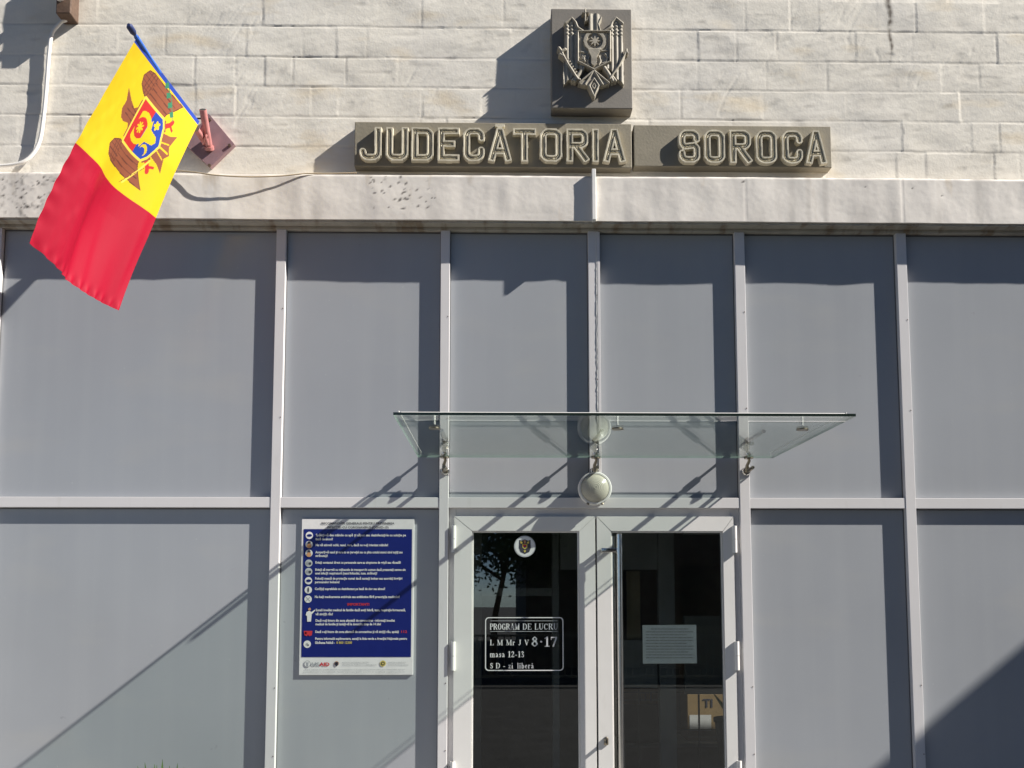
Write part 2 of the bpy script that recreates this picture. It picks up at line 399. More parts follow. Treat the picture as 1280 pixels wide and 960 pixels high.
rk = random.Random(12)
cxs = MX[4][1]-.012
b = MB(); pts_ = []; zc_ = ztr1+.42
while zc_ < zt-.02: pts_.append((cxs+rk.uniform(-.0015, .0015), -.0005, zc_)); zc_ += .013
b.tube(pts_, [rk.uniform(.0012, .0034) for _ in pts_], 'caulk', 6); b.build('sealant_bead', B)
for i, (a, c) in enumerate(MX):
    if i in (0, 7, 8): continue
    for z_ in ((.9, 1.27, 2.9, 3.5) if i != 4 else (3.1, 3.6)):
        b = MB(); zz_ = z_+rk.random()*.1; b.cyl((c-.010, -.0005, zz_), (c-.010, -.002, zz_), .0032, 'rust', 8); b.build('screw', B)
# ------------------------------------------------------------------ door
YL = .010           # leaf face
zdt = PZ(740, 645.5, YL)
DF = MB()
fx0, fx1 = dl, dr
lx0, lx1 = PX(567.5, 655, YL), PX(744, 655, YL)
rx0, rx1 = PX(745.6, 655, YL), PX(917, 655, YL)
DF.box(fx0, lx0+.012, YL+.022, .09, 0, ztr0, 'alu', .002)
DF.box(rx1-.012, fx1, YL+.022, .09, 0, ztr0, 'alu', .002)
DF.box(lx0+.0125, rx1-.0125, YL+.022, .09, zdt-.012, ztr0, 'alu', .002)
DF.build('door_frame', B)
def member(b, pts, y0, y1, m):
    "mitred frame member from a quad of (x,z)"
    vs = [(x, y0, z) for x, z in pts]+[(x, y1, z) for x, z in pts]
    bm = bmesh.new(); q = [bm.verts.new(v) for v in vs]
    for f in [(0, 1, 2, 3), (7, 6, 5, 4), (0, 4, 5, 1), (1, 5, 6, 2), (2, 6, 7, 3), (3, 7, 4, 0)]: bm.faces.new([q[i] for i in f])
    bmesh.ops.bevel(bm, geom=bm.edges[:], offset=.0018, segments=2, affect='EDGES')
    b.bm(bm, m)
def leaf(x0, x1, gx0, gx1, side):
    L = MB(); z0, z1 = .02, zdt; gz0, gz1 = .55, PZ(740, 664, YL)
    G = .0006
    member(L, [(x0, z0), (gx0-G, gz0), (gx0-G, gz1-G), (x0, z1)], YL, YL+.055, 'pvc')
    member(L, [(x1, z1), (gx1+G, gz1-G), (gx1+G, gz0), (x1, z0)], YL, YL+.055, 'pvc')
    member(L, [(x0+G, z1), (gx0, gz1), (gx1, gz1), (x1-G, z1)], YL, YL+.055, 'pvc')
    member(L, [(x0+G, z0), (x1-G, z0), (gx1, gz0), (gx0, gz0)], YL, YL+.055, 'pvc')
    # glazing bead
    t = .008
    for (a, c, d, e) in ((gx0, gx0+t, gz0, gz1), (gx1-t, gx1, gz0, gz1)): L.box(a, c, YL+.010, YL+.04, d, e, 'pvc', .002)
    L.box(gx0+t, gx1-t, YL+.010, YL+.04, gz1-t, gz1, 'pvc', .002); L.box(gx0+t, gx1-t, YL+.010, YL+.04, gz0, gz0+t, 'pvc', .002)
    o = L.build('door_leaf', B)
    g = MB(); g.box(gx0+t-.002, gx1-t+.002, YL+.018, YL+.024, gz0+.003, gz1-.003, 'dglass'); g.build('door_glass', o)
    for (pt, pb) in ((657, 690.5), (802, 838), (952, 990)):
        h = MB(); hx = (x0-.001) if side < 0 else (x1+.002)
        za, zb = PZ(740, pt, -.01), PZ(740, pb, -.01)
        zm = (za+zb)/2
        h.cyl((hx, YL-.010, za), (hx, YL-.010, zm+.0012), .0135, 'pvc', 20); h.cyl((hx, YL-.010, zm-.0012), (hx, YL-.010, zb), .0135, 'pvc', 20)
        h.cyl((hx, YL-.010, za+.003), (hx, YL-.010, zb-.003), .008, 'steel', 12)
        h.box(hx-.011, hx+.011, YL-.006, YL+.024, zb+.004, za-.004, 'pvc')
        h.build('hinge', o, 40)
    return o
gl0, gl1 = PX(591, 700, YL), PX(723, 700, YL)
gr0, gr1 = PX(765, 700, YL), PX(903, 700, YL)
# keep leaf edges true verticals
LL = leaf(lx0, lx1-.001, gl0-.004, gl1+.004, -1)
RL = leaf(rx0+.001, rx1, gr0-.004, gr1+.004, 1)
h = MB()
hx = PX(774.5, 700, -.06); zh = PZ(770, 668, -.06)
h.cyl((hx, -.06, zh), (hx, -.06, .35), .0165, 'steel', 28); h.cyl((hx, -.06, zh), (hx, -.06, zh+.004), .0165, 'steel', 28, .013)
for z in (PZ(760, 688, -.04), .45):
    h.cyl((hx, -.06, z-.022), (hx, -.06, z+.022), .0182, 'steel', 28)
    h.box(PX(751, 688, -.03), hx-.014, -.062, -.050, z-.013, z+.013, 'steel', .002)
    h.box(PX(751, 688, -.03), PX(751, 688, -.03)+.012, -.0495, YL-.001, z-.013, z+.013, 'steel', .002)
h.build('pull_handle', RL, 40)
k = MB(); lz = PZ(757.5, 925, 0); lx = PX(757.8, 925, 0)
k.lathe([(.0001, .012), (.010, .012), (.013, .010), (.014, 0)], (lx, YL, lz+.004), 'dsteel', 24)
k.box(lx-.013, lx+.013, YL-.011, YL, lz-.03, lz+.004, 'dsteel', .004)
k.box(lx-.0025, lx+.0025, YL-.034, YL-.011, lz-.018, lz+.004, 'black', .001)
k.build('lock', RL, 40)

# vestibule behind the door ---------------------------------------
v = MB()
RX = 5.7  # room widened to the right to reach the added roof gap
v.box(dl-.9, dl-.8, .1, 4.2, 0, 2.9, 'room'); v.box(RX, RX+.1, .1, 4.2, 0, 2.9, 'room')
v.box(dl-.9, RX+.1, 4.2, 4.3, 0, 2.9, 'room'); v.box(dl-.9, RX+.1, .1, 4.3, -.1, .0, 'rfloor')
v.box(dl-.9, RX+.1, .1, 2.88, 2.9, 3.0, 'room'); v.box(dl-.9, RX+.1, 3.2, 4.3, 2.9, 3.0, 'room'); v.box(dl-.9, 4.4, 2.88, 3.2, 2.9, 3.0, 'room')  # gap left at the right, added to beam sun onto the cartons
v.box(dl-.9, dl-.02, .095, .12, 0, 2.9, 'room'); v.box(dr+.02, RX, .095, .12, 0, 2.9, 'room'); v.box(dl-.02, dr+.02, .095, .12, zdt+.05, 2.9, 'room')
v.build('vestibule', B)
YI = 1.1
def pr(px0, px1, py0, py1, Y, m, b, t=.04, bev=.002):
    a, c = P(px0, py0, Y), P(px1, py1, Y); b.box(a.x, c.x, Y, Y+t, a.z, c.z, m, bev)
ip = MB()
pr(822, 855, 640, 1500, YI, 'partition', ip, .07); pr(700, 822, 640, 712, YI+.005, 'partition', ip, .05)
pr(855, 940, 655, 668, YI+.005, 'partition', ip, .05); pr(775, 822, 800, 860, YI+.006, 'partition', ip, .03)
pr(855, 905, 770, 868, YI+.010, 'room', ip, .03)
pr(783, 801, 714, 800, YI+.03, 'blind', ip, .01)
pr(590, 600, 640, 1500, YI, 'partition', ip, .07); pr(690, 702, 640, 1500, YI, 'partition', ip, .07); pr(600, 690, 735, 745, YI, 'partition', ip, .05)
ip.build('inner_partition', B)

# ------------------------------------------------------------------ letters
def seg_d(X, Z, a, c, cheb):
    ax, az = a; cx, cz = c; L = math.hypot(cx-ax, cz-az)+1e-9; ux, uz = (cx-ax)/L, (cz-az)/L
    t = (X-ax)*ux+(Z-az)*uz; n = np.abs(-(X-ax)*uz+(Z-az)*ux); ex = np.maximum(np.maximum(-t, t-L), 0)
    return np.maximum(n, ex) if cheb else np.hypot(n, ex)
def arc(cx, cz, rx, rz, a0, a1, n=6): return [(cx+rx*math.cos(R(a0+(a1-a0)*i/n)), cz+rz*math.sin(R(a0+(a1-a0)*i/n))) for i in range(n+1)]
def glyph(ch, w, h, r=.032):
    r = min(r, w*.5)
    if ch == 'O': q = arc(r, r, r, r, 180, 270)+arc(w-r, r, r, r, 270, 360)+arc(w-r, h-r, r, r, 0, 90)+arc(r, h-r, r, r, 90, 180); return [q+[q[0]]]
    if ch == 'J': return [[(w, h), (w, r)]+arc(w-r, r, r, r, 0, -90)+arc(r, r, r, r, 270, 180)+[(0, h*.22)]]
    if ch == 'U': return [[(0, h), (0, r)]+arc(r, r, r, r, 180, 270)+arc(w-r, r, r, r, 270, 360)+[(w, h)]]
    if ch == 'D': return [[(0, 0), (0, h), (w-r, h)]+arc(w-r, h-r, r, r, 90, 0)+arc(w-r, r, r, r, 0, -90)+[(0, 0)]]
    if ch == 'E': return [[(w, h), (0, h), (0, 0), (w, 0)], [(0, h*.52), (w*.72, h*.52)]]
    if ch == 'C': return [[(w, h*.74), (w, h-r)]+arc(w-r, h-r, r, r, 0, 90)+arc(r, h-r, r, r, 90, 180)+arc(r, r, r, r, 180, 270)+arc(w-r, r, r, r, 270, 360)+[(w, h*.30)]]
    if ch == 'G': return glyph('C', w, h)
    if ch == 'A': return [[(0, 0), (w*.5-.004, h), (w*.5+.004, h), (w, 0)], [(w*.17, h*.27), (w*.83, h*.27)]]
    if ch == 'T': return [[(-.004, h), (w+.004, h)], [(w/2, h), (w/2, 0)]]
    if ch == 'R': return [[(0, 0), (0, h), (w-r, h)]+arc(w-r, h-r, r, r, 90, 0)+arc(w-r, h*.50+r, r, r, 0, -90)+[(0, h*.50)], [(w*.42, h*.46), (w+.002, 0)]]
    if ch == 'I': return [[(w/2, 0), (w/2, h)]]
    if ch == 'S': return [[(w, h*.76), (w, h-r)]+arc(w-r, h-r, r, r, 0, 90)+arc(r, h-r, r, r, 90, 180)+[(0, h*.66)]+arc(r, h*.66, r, r, 180, 245, 3)+arc(w-r, h*.36, r, r, 65, 0, 3)+[(w, r)]+arc(w-r, r, r, r, 0, -90)+arc(r, r, r, r, 270, 180)+[(0, h*.25)]]
def field(name, parent, x0, x1, z0, z1, Hf, Yb, m, step=.002):
    "relief: only cells where the height is above zero; Hf(X,Z) gives height"
    xs = np.arange(x0, x1+step, step); zs = np.arange(z0, z1+step, step)
    X, Z = np.meshgrid(xs, zs, indexing='ij'); H = Hf(X, Z); mk = H > 0
    cell = mk[:-1, :-1] | mk[1:, :-1] | mk[1:, 1:] | mk[:-1, 1:]
    idx = np.arange(X.size).reshape(X.shape)
    F = np.stack([idx[:-1, :-1], idx[1:, :-1], idx[1:, 1:], idx[:-1, 1:]], -1)[cell]
    used = np.unique(F); remap = -np.ones(X.size, int); remap[used] = np.arange(len(used))
    V = np.stack([X, Yb-np.maximum(H, -.002), Z], -1).reshape(-1, 3)[used]
    me = bpy.data.meshes.new(name); me.from_pydata(V.tolist(), [], remap[F].tolist()); me.materials.append(M[m]); me.update()
    me.polygons.foreach_set('use_smooth', [True]*len(me.polygons)); me.set_sharp_from_angle(angle=R(48))
    o = bpy.data.objects.new(name, me); COL.objects.link(o); put(o, parent); return o
SW = .0425
def letter(ch, px0, px1, parent, Yb, zlo, zhi):
    xa, xb = PX(px0, 185, Yb), PX(px1, 185, Yb)
    acc = ch == 'Ă'; c = 'A' if acc else ch
    w_, h_ = xb-xa-SW, zhi-zlo-SW
    if c == 'I': w_ = 0.0001
    st = glyph(c, w_, h_); ox, oz = xa+SW/2, zlo+SW/2
    if c == 'I': ox = (xa+xb)/2
    def Hf(X, Z):
        d = np.full_like(X, 9.)
        for s in st:
            for a, e in zip(s[:-1], s[1:]):
                L = math.hypot(a[0]-e[0], a[1]-e[1])
                if L < 1e-6: continue
                d = np.minimum(d, seg_d(X, Z, (a[0]+ox, a[1]+oz), (e[0]+ox, e[1]+oz), L > .026))
        d = np.where((Z < zlo) | (Z > zhi), 9, d)
        w2 = SW/2+.0012*vnoise(X, Z, .03, .03, ord(ch) % 50)
        h = np.where(d < w2, .030, -1.)
        gr = np.clip((w2-.0105-d)/.003, 0, 1)
        h = np.where(d < w2, h-.012*gr, h)
        bead = np.clip(1-(d/.0055)**2, 0, 1)
        h = np.where(d < .0055, h+(.008+.0014*np.sin(Z*520+X*260))*bead, h)
        if acc:
            dd = np.abs(np.hypot(X-(xa+xb)/2, (Z-(zhi+.030)))-.020); dd = np.where(Z > zhi+.022, 9, dd)
            dd = np.minimum(dd, seg_d(X, Z, ((xa+xb)/2-.02, zhi+.02), ((xa+xb)/2+.02, zhi+.02), True)*.9)
            h = np.where(dd < .0085, .024, h)
        return h
    return field('letter', parent, xa-.006, xb+.006, zlo-.004, zhi+(.04 if acc else .004), Hf, Yb, 'letter')
YBD = -.038
zlo, zhi = PZ(740, 205.5, YBD), PZ(740, 164, YBD)
def boardthing(x0, x1, y0, y1, words, lab):
    a, c = P(x0, y0, YBD), P(x1, y1, YBD)
    t = thing('name_board', lab, 'sign', ((a.x+c.x)/2, YBD, c.z), 'cast name boards above the entrance')
    b = MB(); b.box(a.x, c.x, YBD, YW+.01, c.z, a.z, 'board', .004)
    b.build('board', t)
    for ch, p0, p1 in words: letter(ch, p0, p1, t, YBD+.0005, zlo, zhi)
    return t
boardthing(443.5, 790, 152, 210, [('J', 450, 477.5), ('U', 483, 511), ('D', 514.5, 542.5), ('E', 547.5, 574.5), ('C', 579, 606), ('Ă', 610.5, 639), ('T', 642, 669), ('O', 674.5, 702.5), ('R', 707.5, 735), ('I', 739, 748.5), ('A', 753.5, 781)],
    'long cast concrete board with the raised word JUDECĂTORIA, under the eagle plaque')
boardthing(792, 1040, 156, 209.5, [('S', 847, 874), ('O', 878.5, 905), ('R', 910.5, 937.5), ('O', 943, 969.5), ('C', 975.5, 1001.5), ('A', 1005.5, 1031)],
    'shorter cast concrete board with the raised word SOROCA, right of the other board')

# ------------------------------------------------------------------ plaque
YK = -.062
a, c = P(689, 10.5, YK), P(791, 136, YK)
t = thing('emblem_plaque', 'grey square cast plaque bearing an eagle coat of arms, above the name boards', 'plaque', ((a.x+c.x)/2, YK, c.z))
b = MB(); b.box(a.x, c.x, YK, YW+.012, c.z, a.z, 'plaque', .005); b.build('slab', t)
def z5(x, y): p = P(680+x/6.857, y/6.857, YK-.02); return (p.x, p.z)
def inpoly(X, Z, pts):
    r = np.zeros(X.shape, bool); n = len(pts)
    for i in range(n):
        x1, y1 = pts[i]; x2, y2 = pts[(i+1) % n]
        if y1 == y2: continue
        cnd = ((y1 > Z) != (y2 > Z)) & (X < (x2-x1)*(Z-y1)/(y2-y1)+x1); r ^= cnd
    return r
def eagleH(X, Z):
    H = np.full_like(X, -1.); E = .042
    U = z5(1, 0)[0]-z5(0, 0)[0]
    def pol(pts, h, fn=None):
        nonlocal H
        mk = inpoly(X, Z, [z5(*p) for p in pts]); val = h if fn is None else h+fn
        H = np.where(mk, np.maximum(H, val), H)
    def stroke(pts, wd, h):
        nonlocal H
        for p, q in zip(pts[:-1], pts[1:]):
            d = seg_d(X, Z, z5(*p), z5(*q), False)/(wd*U); H = np.where(d < 1, np.maximum(H, h-.35*.02*d**2), H)
    cx = z5(425, 0)[0]; top = z5(0, 165)[1]
    # wings with long feathers; rows of small scales on the shoulder
    r = np.abs(X-cx)/U
    fea = .0075*np.abs(np.sin((r-130)*math.pi/40))+.002*np.sin(Z*260)*(Z > z5(0, 320)[1])
    for s in (1, -1):
        f = lambda pts: [(425+s*(x-425), y) for x, y in pts]
        pol(f([(178, 215), (200, 185), (235, 165), (262, 185), (275, 230), (300, 258), (335, 280), (335, 600), (285, 600), (262, 640), (228, 690), (205, 700), (168, 738), (163, 640), (172, 500), (178, 300)]), E-.012, fea)
        stroke(f([(180, 215), (235, 170), (268, 205), (285, 250), (330, 280)]), 11, E+.002)
        stroke(f([(335, 590), (275, 680), (265, 700)]), 17, E); stroke(f([(300, 690), (262, 672), (240, 700)]), 13, E-.002)
    stroke([(145, 455), (200, 560), (285, 690)], 11, E+.004); stroke([(128, 430), (150, 460), (178, 440)], 14, E+.006); stroke([(135, 480), (165, 500)], 13, E+.004)
    stroke([(705, 440), (690, 480), (640, 580), (560, 690)], 9, E+.004); stroke([(700, 445), (712, 470)], 8, E+.004)
    for k_ in range(6): stroke([(185+k_*14, 535+k_*22), (205+k_*14, 520+k_*22)], 8, E+.002)
    # neck and head turned left
    pol([(372, 290), (384, 235), (378, 170), (392, 138), (430, 130), (470, 140), (492, 162), (480, 190), (466, 215), (468, 250), (478, 290)], E, .003*np.sin(X*150))
    stroke([(395, 150), (372, 172), (366, 190)], 10, E); stroke([(488, 170), (462, 225), (482, 285)], 6, E+.005)
    stroke([(352, 92), (352, 200)], 6, E+.004); stroke([(328, 128), (378, 128)], 6, E+.004)
    # shield
    sh = [(288, 288), (562, 288), (562, 545), (425, 615), (288, 545)]
    pol(sh, E-.006); stroke(sh+[sh[0]], 8, E+.008)
    sx, sz = z5(432, 372)
    rr = np.hypot(X-sx, (Z-sz))/U
    H = np.where((np.abs(rr-82) < 14) & (Z < z5(0, 305)[1]), E+.006, H)
    ang = np.arctan2(Z-sz, X-sx); H = np.where(rr < 34+14*np.cos(ang*8), E+.004, H)
    pol([(372, 440), (485, 440), (470, 475), (452, 500), (447, 570), (425, 590), (402, 570), (398, 500), (382, 475)], E+.008)
    for k_ in range(6):
        an = k_*math.pi/3; stroke([(338+20*math.cos(an), 520+26*math.sin(an)), (338, 520)], 9, E+.001+.002*(k_ % 2))
    stroke([(520, 480), (545, 510), (530, 550), (495, 560)], 9, E+.003); stroke([(310, 460), (350, 470)], 9, E+.002); stroke([(490, 455), (535, 450)], 9, E+.002)
    stroke([(385, 500), (372, 540), (385, 575)], 8, E+.003); stroke([(468, 500), (482, 540), (468, 575)], 8, E+.003)
    # tail
    pol([(425, 618), (455, 650), (490, 695), (562, 725), (525, 740), (480, 750), (455, 800), (425, 850), (395, 800), (372, 750), (325, 742), (288, 725), (360, 695), (395, 650)], E-.004)
    for p in [[(425, 620), (300, 725)], [(425, 620), (350, 740)], [(425, 620), (500, 740)], [(425, 620), (552, 725)], [(425, 690), (465, 750), (425, 840), (385, 750), (425, 690)]]: stroke(p, 9, E+.005)
    stroke([(425, 730), (440, 755), (425, 780), (410, 755), (425, 730)], 6, E+.004)
    return H
xa, zb_ = z5(105, 880); xb, za_ = z5(740, 75)
field('eagle_relief', t, xa, xb, zb_, za_, eagleH, YK+.0005, 'eagle', .0021)

# ------------------------------------------------------------------ canopy
CX0, CX1, CZ = -.485, 1.64, HC+.824
CY0, CY1 = -.035, -1.235
t = thing('glass_canopy', 'flat greenish glass canopy on steel brackets over the double door', 'canopy', (.58, CY0, CZ))
g = MB()
e = .013; x0, x1, y0, y1, za, zb = CX0, CX1, CY1, CY0, CZ, CZ+e
V = [(x, y, z) for x in (x0, x1) for y in (y0, y1) for z in (za, zb)]
g.add(V, [(0, 4, 6, 2), (1, 3, 7, 5)], 'cglass')
g.add(V, [(0, 1, 5, 4)], 'cedge')
g.add(V, [(0, 2, 3, 1), (4, 5, 7, 6), (2, 6, 7, 3)], 'cedge2')
g.build('glass_sheet', t)
g = MB(); g.cyl((CX0+.03, CY1+.05, zb+.009), (CX1-.03, CY1+.05, zb+.009), .004, 'white', 8); g.build('edge_trim', t)
for x in (CX0+.018, CX1-.018):
    g = MB(); g.box(x-.002, x+.002, CY1+.06, CY0-.01, zb+.0165, zb+.0205, 'white'); g.box(x-.002, x+.002, CY1+.06, CY1+.064, zb+.0005, zb+.0165, 'white'); g.box(x-.002, x+.002, CY0-.02, CY0-.016, zb+.0005, zb+.0165, 'white'); g.build('side_shadow_trim', t)  # strips added above the glass to cast a second edge shadow line
mcx = [(MX[3][0]+MX[3][1])/2+.008, (MX[4][0]+MX[4][1])/2, (MX[5][0]+MX[5][1])/2+.01]
for x in mcx:
    b = MB()
    zl_ = CZ-.075; zu = CZ+.105
    b.lathe([(.0001, .012), (.020, .012), (.026, .006), (.027, 0)], (x, 0, zl_), 'steel', 24)
    b.tube([(x, 0, zl_), (x, -.08, zl_-.002), (x, -.14, zl_+.004)], [.011, .011, .010], 'dsteel', 14)
    b.tube([(x, -.03, zl_-.004), (x-.006, -.045, zl_+.03), (x+.004, -.055, zl_+.055), (x, -.06, CZ-.006)], [.016, .010, .009, .009], 'dsteel', 12)
    b.tube([(x, .0, zu), (x, -.045, zu)], .008, 'steel', 12)
    b.cyl((x, -.040, zu), (x, -.060, zu), .019, 'dsteel', 18)
    b.tube([(x, -.065, zu), (x, -.24, zu-.002), (x, -.36, zu-.004)], [.0135, .014, .011], 'steel', 14)
    o = b.build('bracket', t, 40)
    d = MB(); d.cyl((x, -.06, CZ-.007), (x, -.06, CZ-.0008), .027, 'dsteel', 28); d.cyl((x, -.06, CZ+e+.0008), (x, -.06, CZ+e+.012), .024, 'steel', 24)
    d.build('rear_clip', o, 40)
    d = MB(); yf = -.95
    d.cyl((x+.005, yf, CZ-.008), (x+.005, yf, CZ-.0008), .027, 'dsteel', 28); d.cyl((x+.005, yf, CZ+e+.0008), (x+.005, yf, CZ+e+.046), .0065, 'white', 14)
    d.cyl((x+.030, yf, CZ-.012), (x+.030, yf, CZ-.0008), .007, 'steel', 12)
    d.build('front_clip', t, 40)

# ------------------------------------------------------------------ lamp
lc = P(744, 610, -.05); lc = Vector((lc.x, 0, lc.z))
t = thing('wall_lamp', 'round white bulkhead lamp with opal dome under the canopy', 'lamp', (lc.x, 0, lc.z))
b = MB(); b.lathe([(.0001, 0), (.098, 0), (.101, .012), (.101, .035), (.096, .045), (.086, .046), (.086, .030)], lc, 'pvc', 48)
for an in (-65, -115): 
    b.cyl((lc.x+.098*math.cos(R(an)), -.04, lc.z+.098*math.sin(R(an))), (lc.x+.108*math.cos(R(an)), -.04, lc.z+.108*math.sin(R(an))), .008, 'dsteel', 10)
b.build('lamp_base', t, 35)
b = MB(); prof = []
for i in range(41):
    q = i/40*math.pi/2; prof.append((max(.0001, .085*math.cos(q)), .034+.052*math.sin(q)+.0012*math.sin(i*1.9)))
b.lathe(prof, lc, 'opal', 56); b.build('dome', t, 60)

# ------------------------------------------------------------------ poster
def textmesh(b, s, x, z, h, Y, m, width=None, align='LEFT', bold=0, res=2):
    "flat lettering: cap height h (m) with its baseline at z"
    cu = bpy.data.curves.new('t', 'FONT'); cu.body = s; cu.size = 1; cu.resolution_u = res; cu.offset = bold; cu.align_x = 'LEFT'
    o = bpy.data.objects.new('t', cu); COL.objects.link(o)
    me = bpy.data.meshes.new_from_object(o.evaluated_get(bpy.context.evaluated_depsgraph_get()))
    if len(me.vertices):
        A = np.array([v.co[:] for v in me.vertices]); sc = h/.70; ww = A[:, 0].max()*sc; sx = sc if not width else sc*width/ww
        W_ = A[:, 0].max()*sx; ox = x if align == 'LEFT' else x-W_/2
        b.add([(ox+p[0]*sx, Y, z+p[1]*sc) for p in A], [tuple(p.vertices) for p in me.polygons], m)
    bpy.data.objects.remove(o); bpy.data.meshes.remove(me); bpy.data.curves.remove(cu)
YQ = YP-.010
pa, pb_ = P(377.5, 648.5, YQ), P(516, 843.5, YQ)
t = thing('information_poster', 'navy blue and white health advice poster on the panel left of the door', 'poster', ((pa.x+pb_.x)/2, YQ, pb_.z))
px0, px1, pz1, pz0 = pa.x, pb_.x, pa.z, pb_.z
PW, PH = px1-px0, pz1-pz0
b = MB(); b.box(px0, px1, YQ, YP-.0005, pz0, pz1, 'paper', .001); b.build('poster_board', t)
def q(x, y): return (px0+PW*x/138.5, pz1-PH*y/195.0)      # poster px (138.5 x 195)
b = MB(); A, C = q(2.5, 13), q(136, 173); b.poly([(A[0], A[1]), (A[0], C[1]), (C[0], C[1]), (C[0], A[1])], 'navy', YQ-.0012); b.build('navy_print', t)
b = MB(); Yt = YQ-.0022
def tx(s, x, y, hpx, m, wpx=None, bold=.02, align='LEFT'):
    p = q(x, y); textmesh(b, s, p[0], p[1], hpx*PH/195, Yt, m, wpx*PW/138.5 if wpx else None, align, bold)
tx('RECOMANDĂRI GENERALE PENTRU PREVENIREA', 69, 7, 2.7, 'ink', 90, .02, 'C'); tx('INFECȚIEI CU CORONAVIRUS (COVID-19)', 69, 12, 2.7, 'ink', 76, .02, 'C')
L = [(22, 'Spălați-vă des mâinile cu apă și săpun sau dezinfectați-le cu soluție pe', 111), (27, 'bază de alcool!', 21), (34.5, 'Nu vă atingeți ochii, nasul, gura, dacă nu v-ați igienizat mâinile!', 89),
     (43.5, 'Acoperiți-vă nasul și gura cu un șervețel sau cu plica cotului atunci când tușiți sau', 107), (48, 'strănutați!', 15), (56.5, 'Evitați contactul direct cu persoanele care au simptome de gripă sau răceală!', 105),
     (65.5, 'Evitați să mergeți cu mijloacele de transport în comun dacă prezentați semne ale', 111), (70, 'unei infecții respiratorii (nasul înfundat, tuse, strănut)!', 76),
     (76.5, 'Folosiți mască de protecție numai dacă sunteți bolnav sau acordați îngrijiri', 107), (81, 'persoanelor bolnave!', 30), (89.5, 'Curățați suprafețele cu dezinfectant pe bază de clor sau alcool!', 86), (99.5, 'Nu luați medicamente antivirale sau antibiotice fără prescripția medicului!', 104),
     (116, 'Sunați imediat medicul de familie dacă aveți febră, tuse, respirație îngreunată,', 110), (121, 'vă simțiți rău!', 21), (129, 'Dacă v-ați întors din zona afectată de coronavirus - informați imediat', 97), (133.5, 'medicul de familie și izolați-vă la domiciliu timp de 14 zile!', 80),
     (143, 'Dacă v-ați întors din zona afectată de coronavirus și vă simțiți rău, apelați', 102), (151.5, 'Pentru informații suplimentare, sunați la linia verde a Agenției Naționale pentru', 112), (156.5, 'Sănătatea Publică -', 24)]
for y, s, wd in L: tx(s, 17.5 if y < 110 else 19, y, 2.9, 'paper', wd, .03)
tx('IMPORTANT!', 71, 109, 3.0, 'red', 27, .03, 'C'); tx('112', 123, 143, 2.9, 'red', 8, .03); tx('0 800 12300', 45, 156.5, 2.9, 'yel', 19, .02)
b.build('printed_text', t)
u = PH/195
def dsc(x, y, r, m, dy=0): p = q(x, y); b.disc(p[0], p[1], r*u, m, YQ-.0022-dy, 24)
for y, k_ in ((21, 'e'), (32.5, 's'), (43.5, 's'), (56, 'g'), (66.5, 'g'), (78, 'e'), (89.5, 't'), (101, 'x'), (157, 'p')):
    b = MB()
    dsc(9.5, y, 4.6, 'paper' if k_ not in 'g' else 'pdecal')
    if k_ == 's': dsc(9.5, y-1.8, 2.0, 'ink', .001); dsc(9.5, y+1.8, 2.9, 'skin', .0015)
    elif k_ == 'g': dsc(8.3, y, 2.0, 'grey', .001); dsc(11, y+.5, 1.8, 'ink', .001)
    elif k_ == 'e': p = q(9.8, y); b.disc(p[0], p[1], 3.2*u, 'navy', YQ-.0032, 20, rz=1.7*u)
    elif k_ == 't': p = q(9.5, y); b.disc(p[0], p[1], 1.0*u, 'ink', YQ-.0032, 16, rz=3.4*u)
    elif k_ == 'x':
        for sgn in (1, -1):
            p = q(9.5, y); b.poly([(p[0]-2.6*u, p[1]-sgn*2.6*u-.5*u), (p[0]-2.6*u, p[1]-sgn*2.6*u+.5*u), (p[0]+2.6*u, p[1]+sgn*2.6*u+.5*u), (p[0]+2.6*u, p[1]+sgn*2.6*u-.5*u)], 'grey', YQ-.0032-.0003*sgn)
    else: dsc(9.2, y, 1.5, 'grey', .001); dsc(10.6, y+1.2, 1.0, 'ink', .001)
    b.build('icon', t)
# the doctor figure, the red mask mark
def pg(pts, m): b.poly([q(*p) for p in pts], m, YQ-.0030)
b = MB(); dsc(11.5, 113.5, 1.7, 'skin', .001)
pg([(8, 117), (11, 115.5), (14, 117), (18.2, 114), (18.6, 115), (14.2, 120), (13.6, 129), (9, 129), (8.6, 122), (7, 121)], 'paper')
b.build('icon', t); b = MB()
pg([(5, 140.5), (15.5, 140.5), (14.8, 146), (11.5, 147), (10.3, 145), (9, 147), (6, 146)], 'red')
pg([(6.5, 142), (8.5, 142), (8.5, 144.5), (6.5, 144.5)], 'paper')
b.build('icon', t)
b = MB()
tx('US', 15, 184, 4.2, 'grey', 9.5, .04); tx('AID', 25, 184, 4.2, 'red', 12, .04)
dsc(10, 181.5, 4.2, 'grey'); dsc(10, 181.5, 3.5, 'paper', .0006); pg([(7.5, 179.5), (12.5, 179.5), (11.3, 181), (11.3, 184.5), (8.7, 184.5), (8.7, 181)], 'grey')
dsc(45.5, 181, 2.9, 'skin'); pg([(43.3, 179), (47.7, 179), (47.7, 182.5), (45.5, 184.8), (43.3, 182.5)], 'ink'); pg([(44.5, 180), (46.5, 180), (45.5, 183)], 'red')
dsc(102, 181, 3.7, 'yel'); dsc(102, 181, 2.4, 'ink', .0006); dsc(102, 181, 1.2, 'yel', .0012)
tx('AGENȚIA NAȚIONALĂ PENTRU', 52, 180.5, 1.5, 'grey', 33, 0); tx('SĂNĂTATE PUBLICĂ A REPUBLICII', 52, 183.5, 1.5, 'grey', 42, 0)
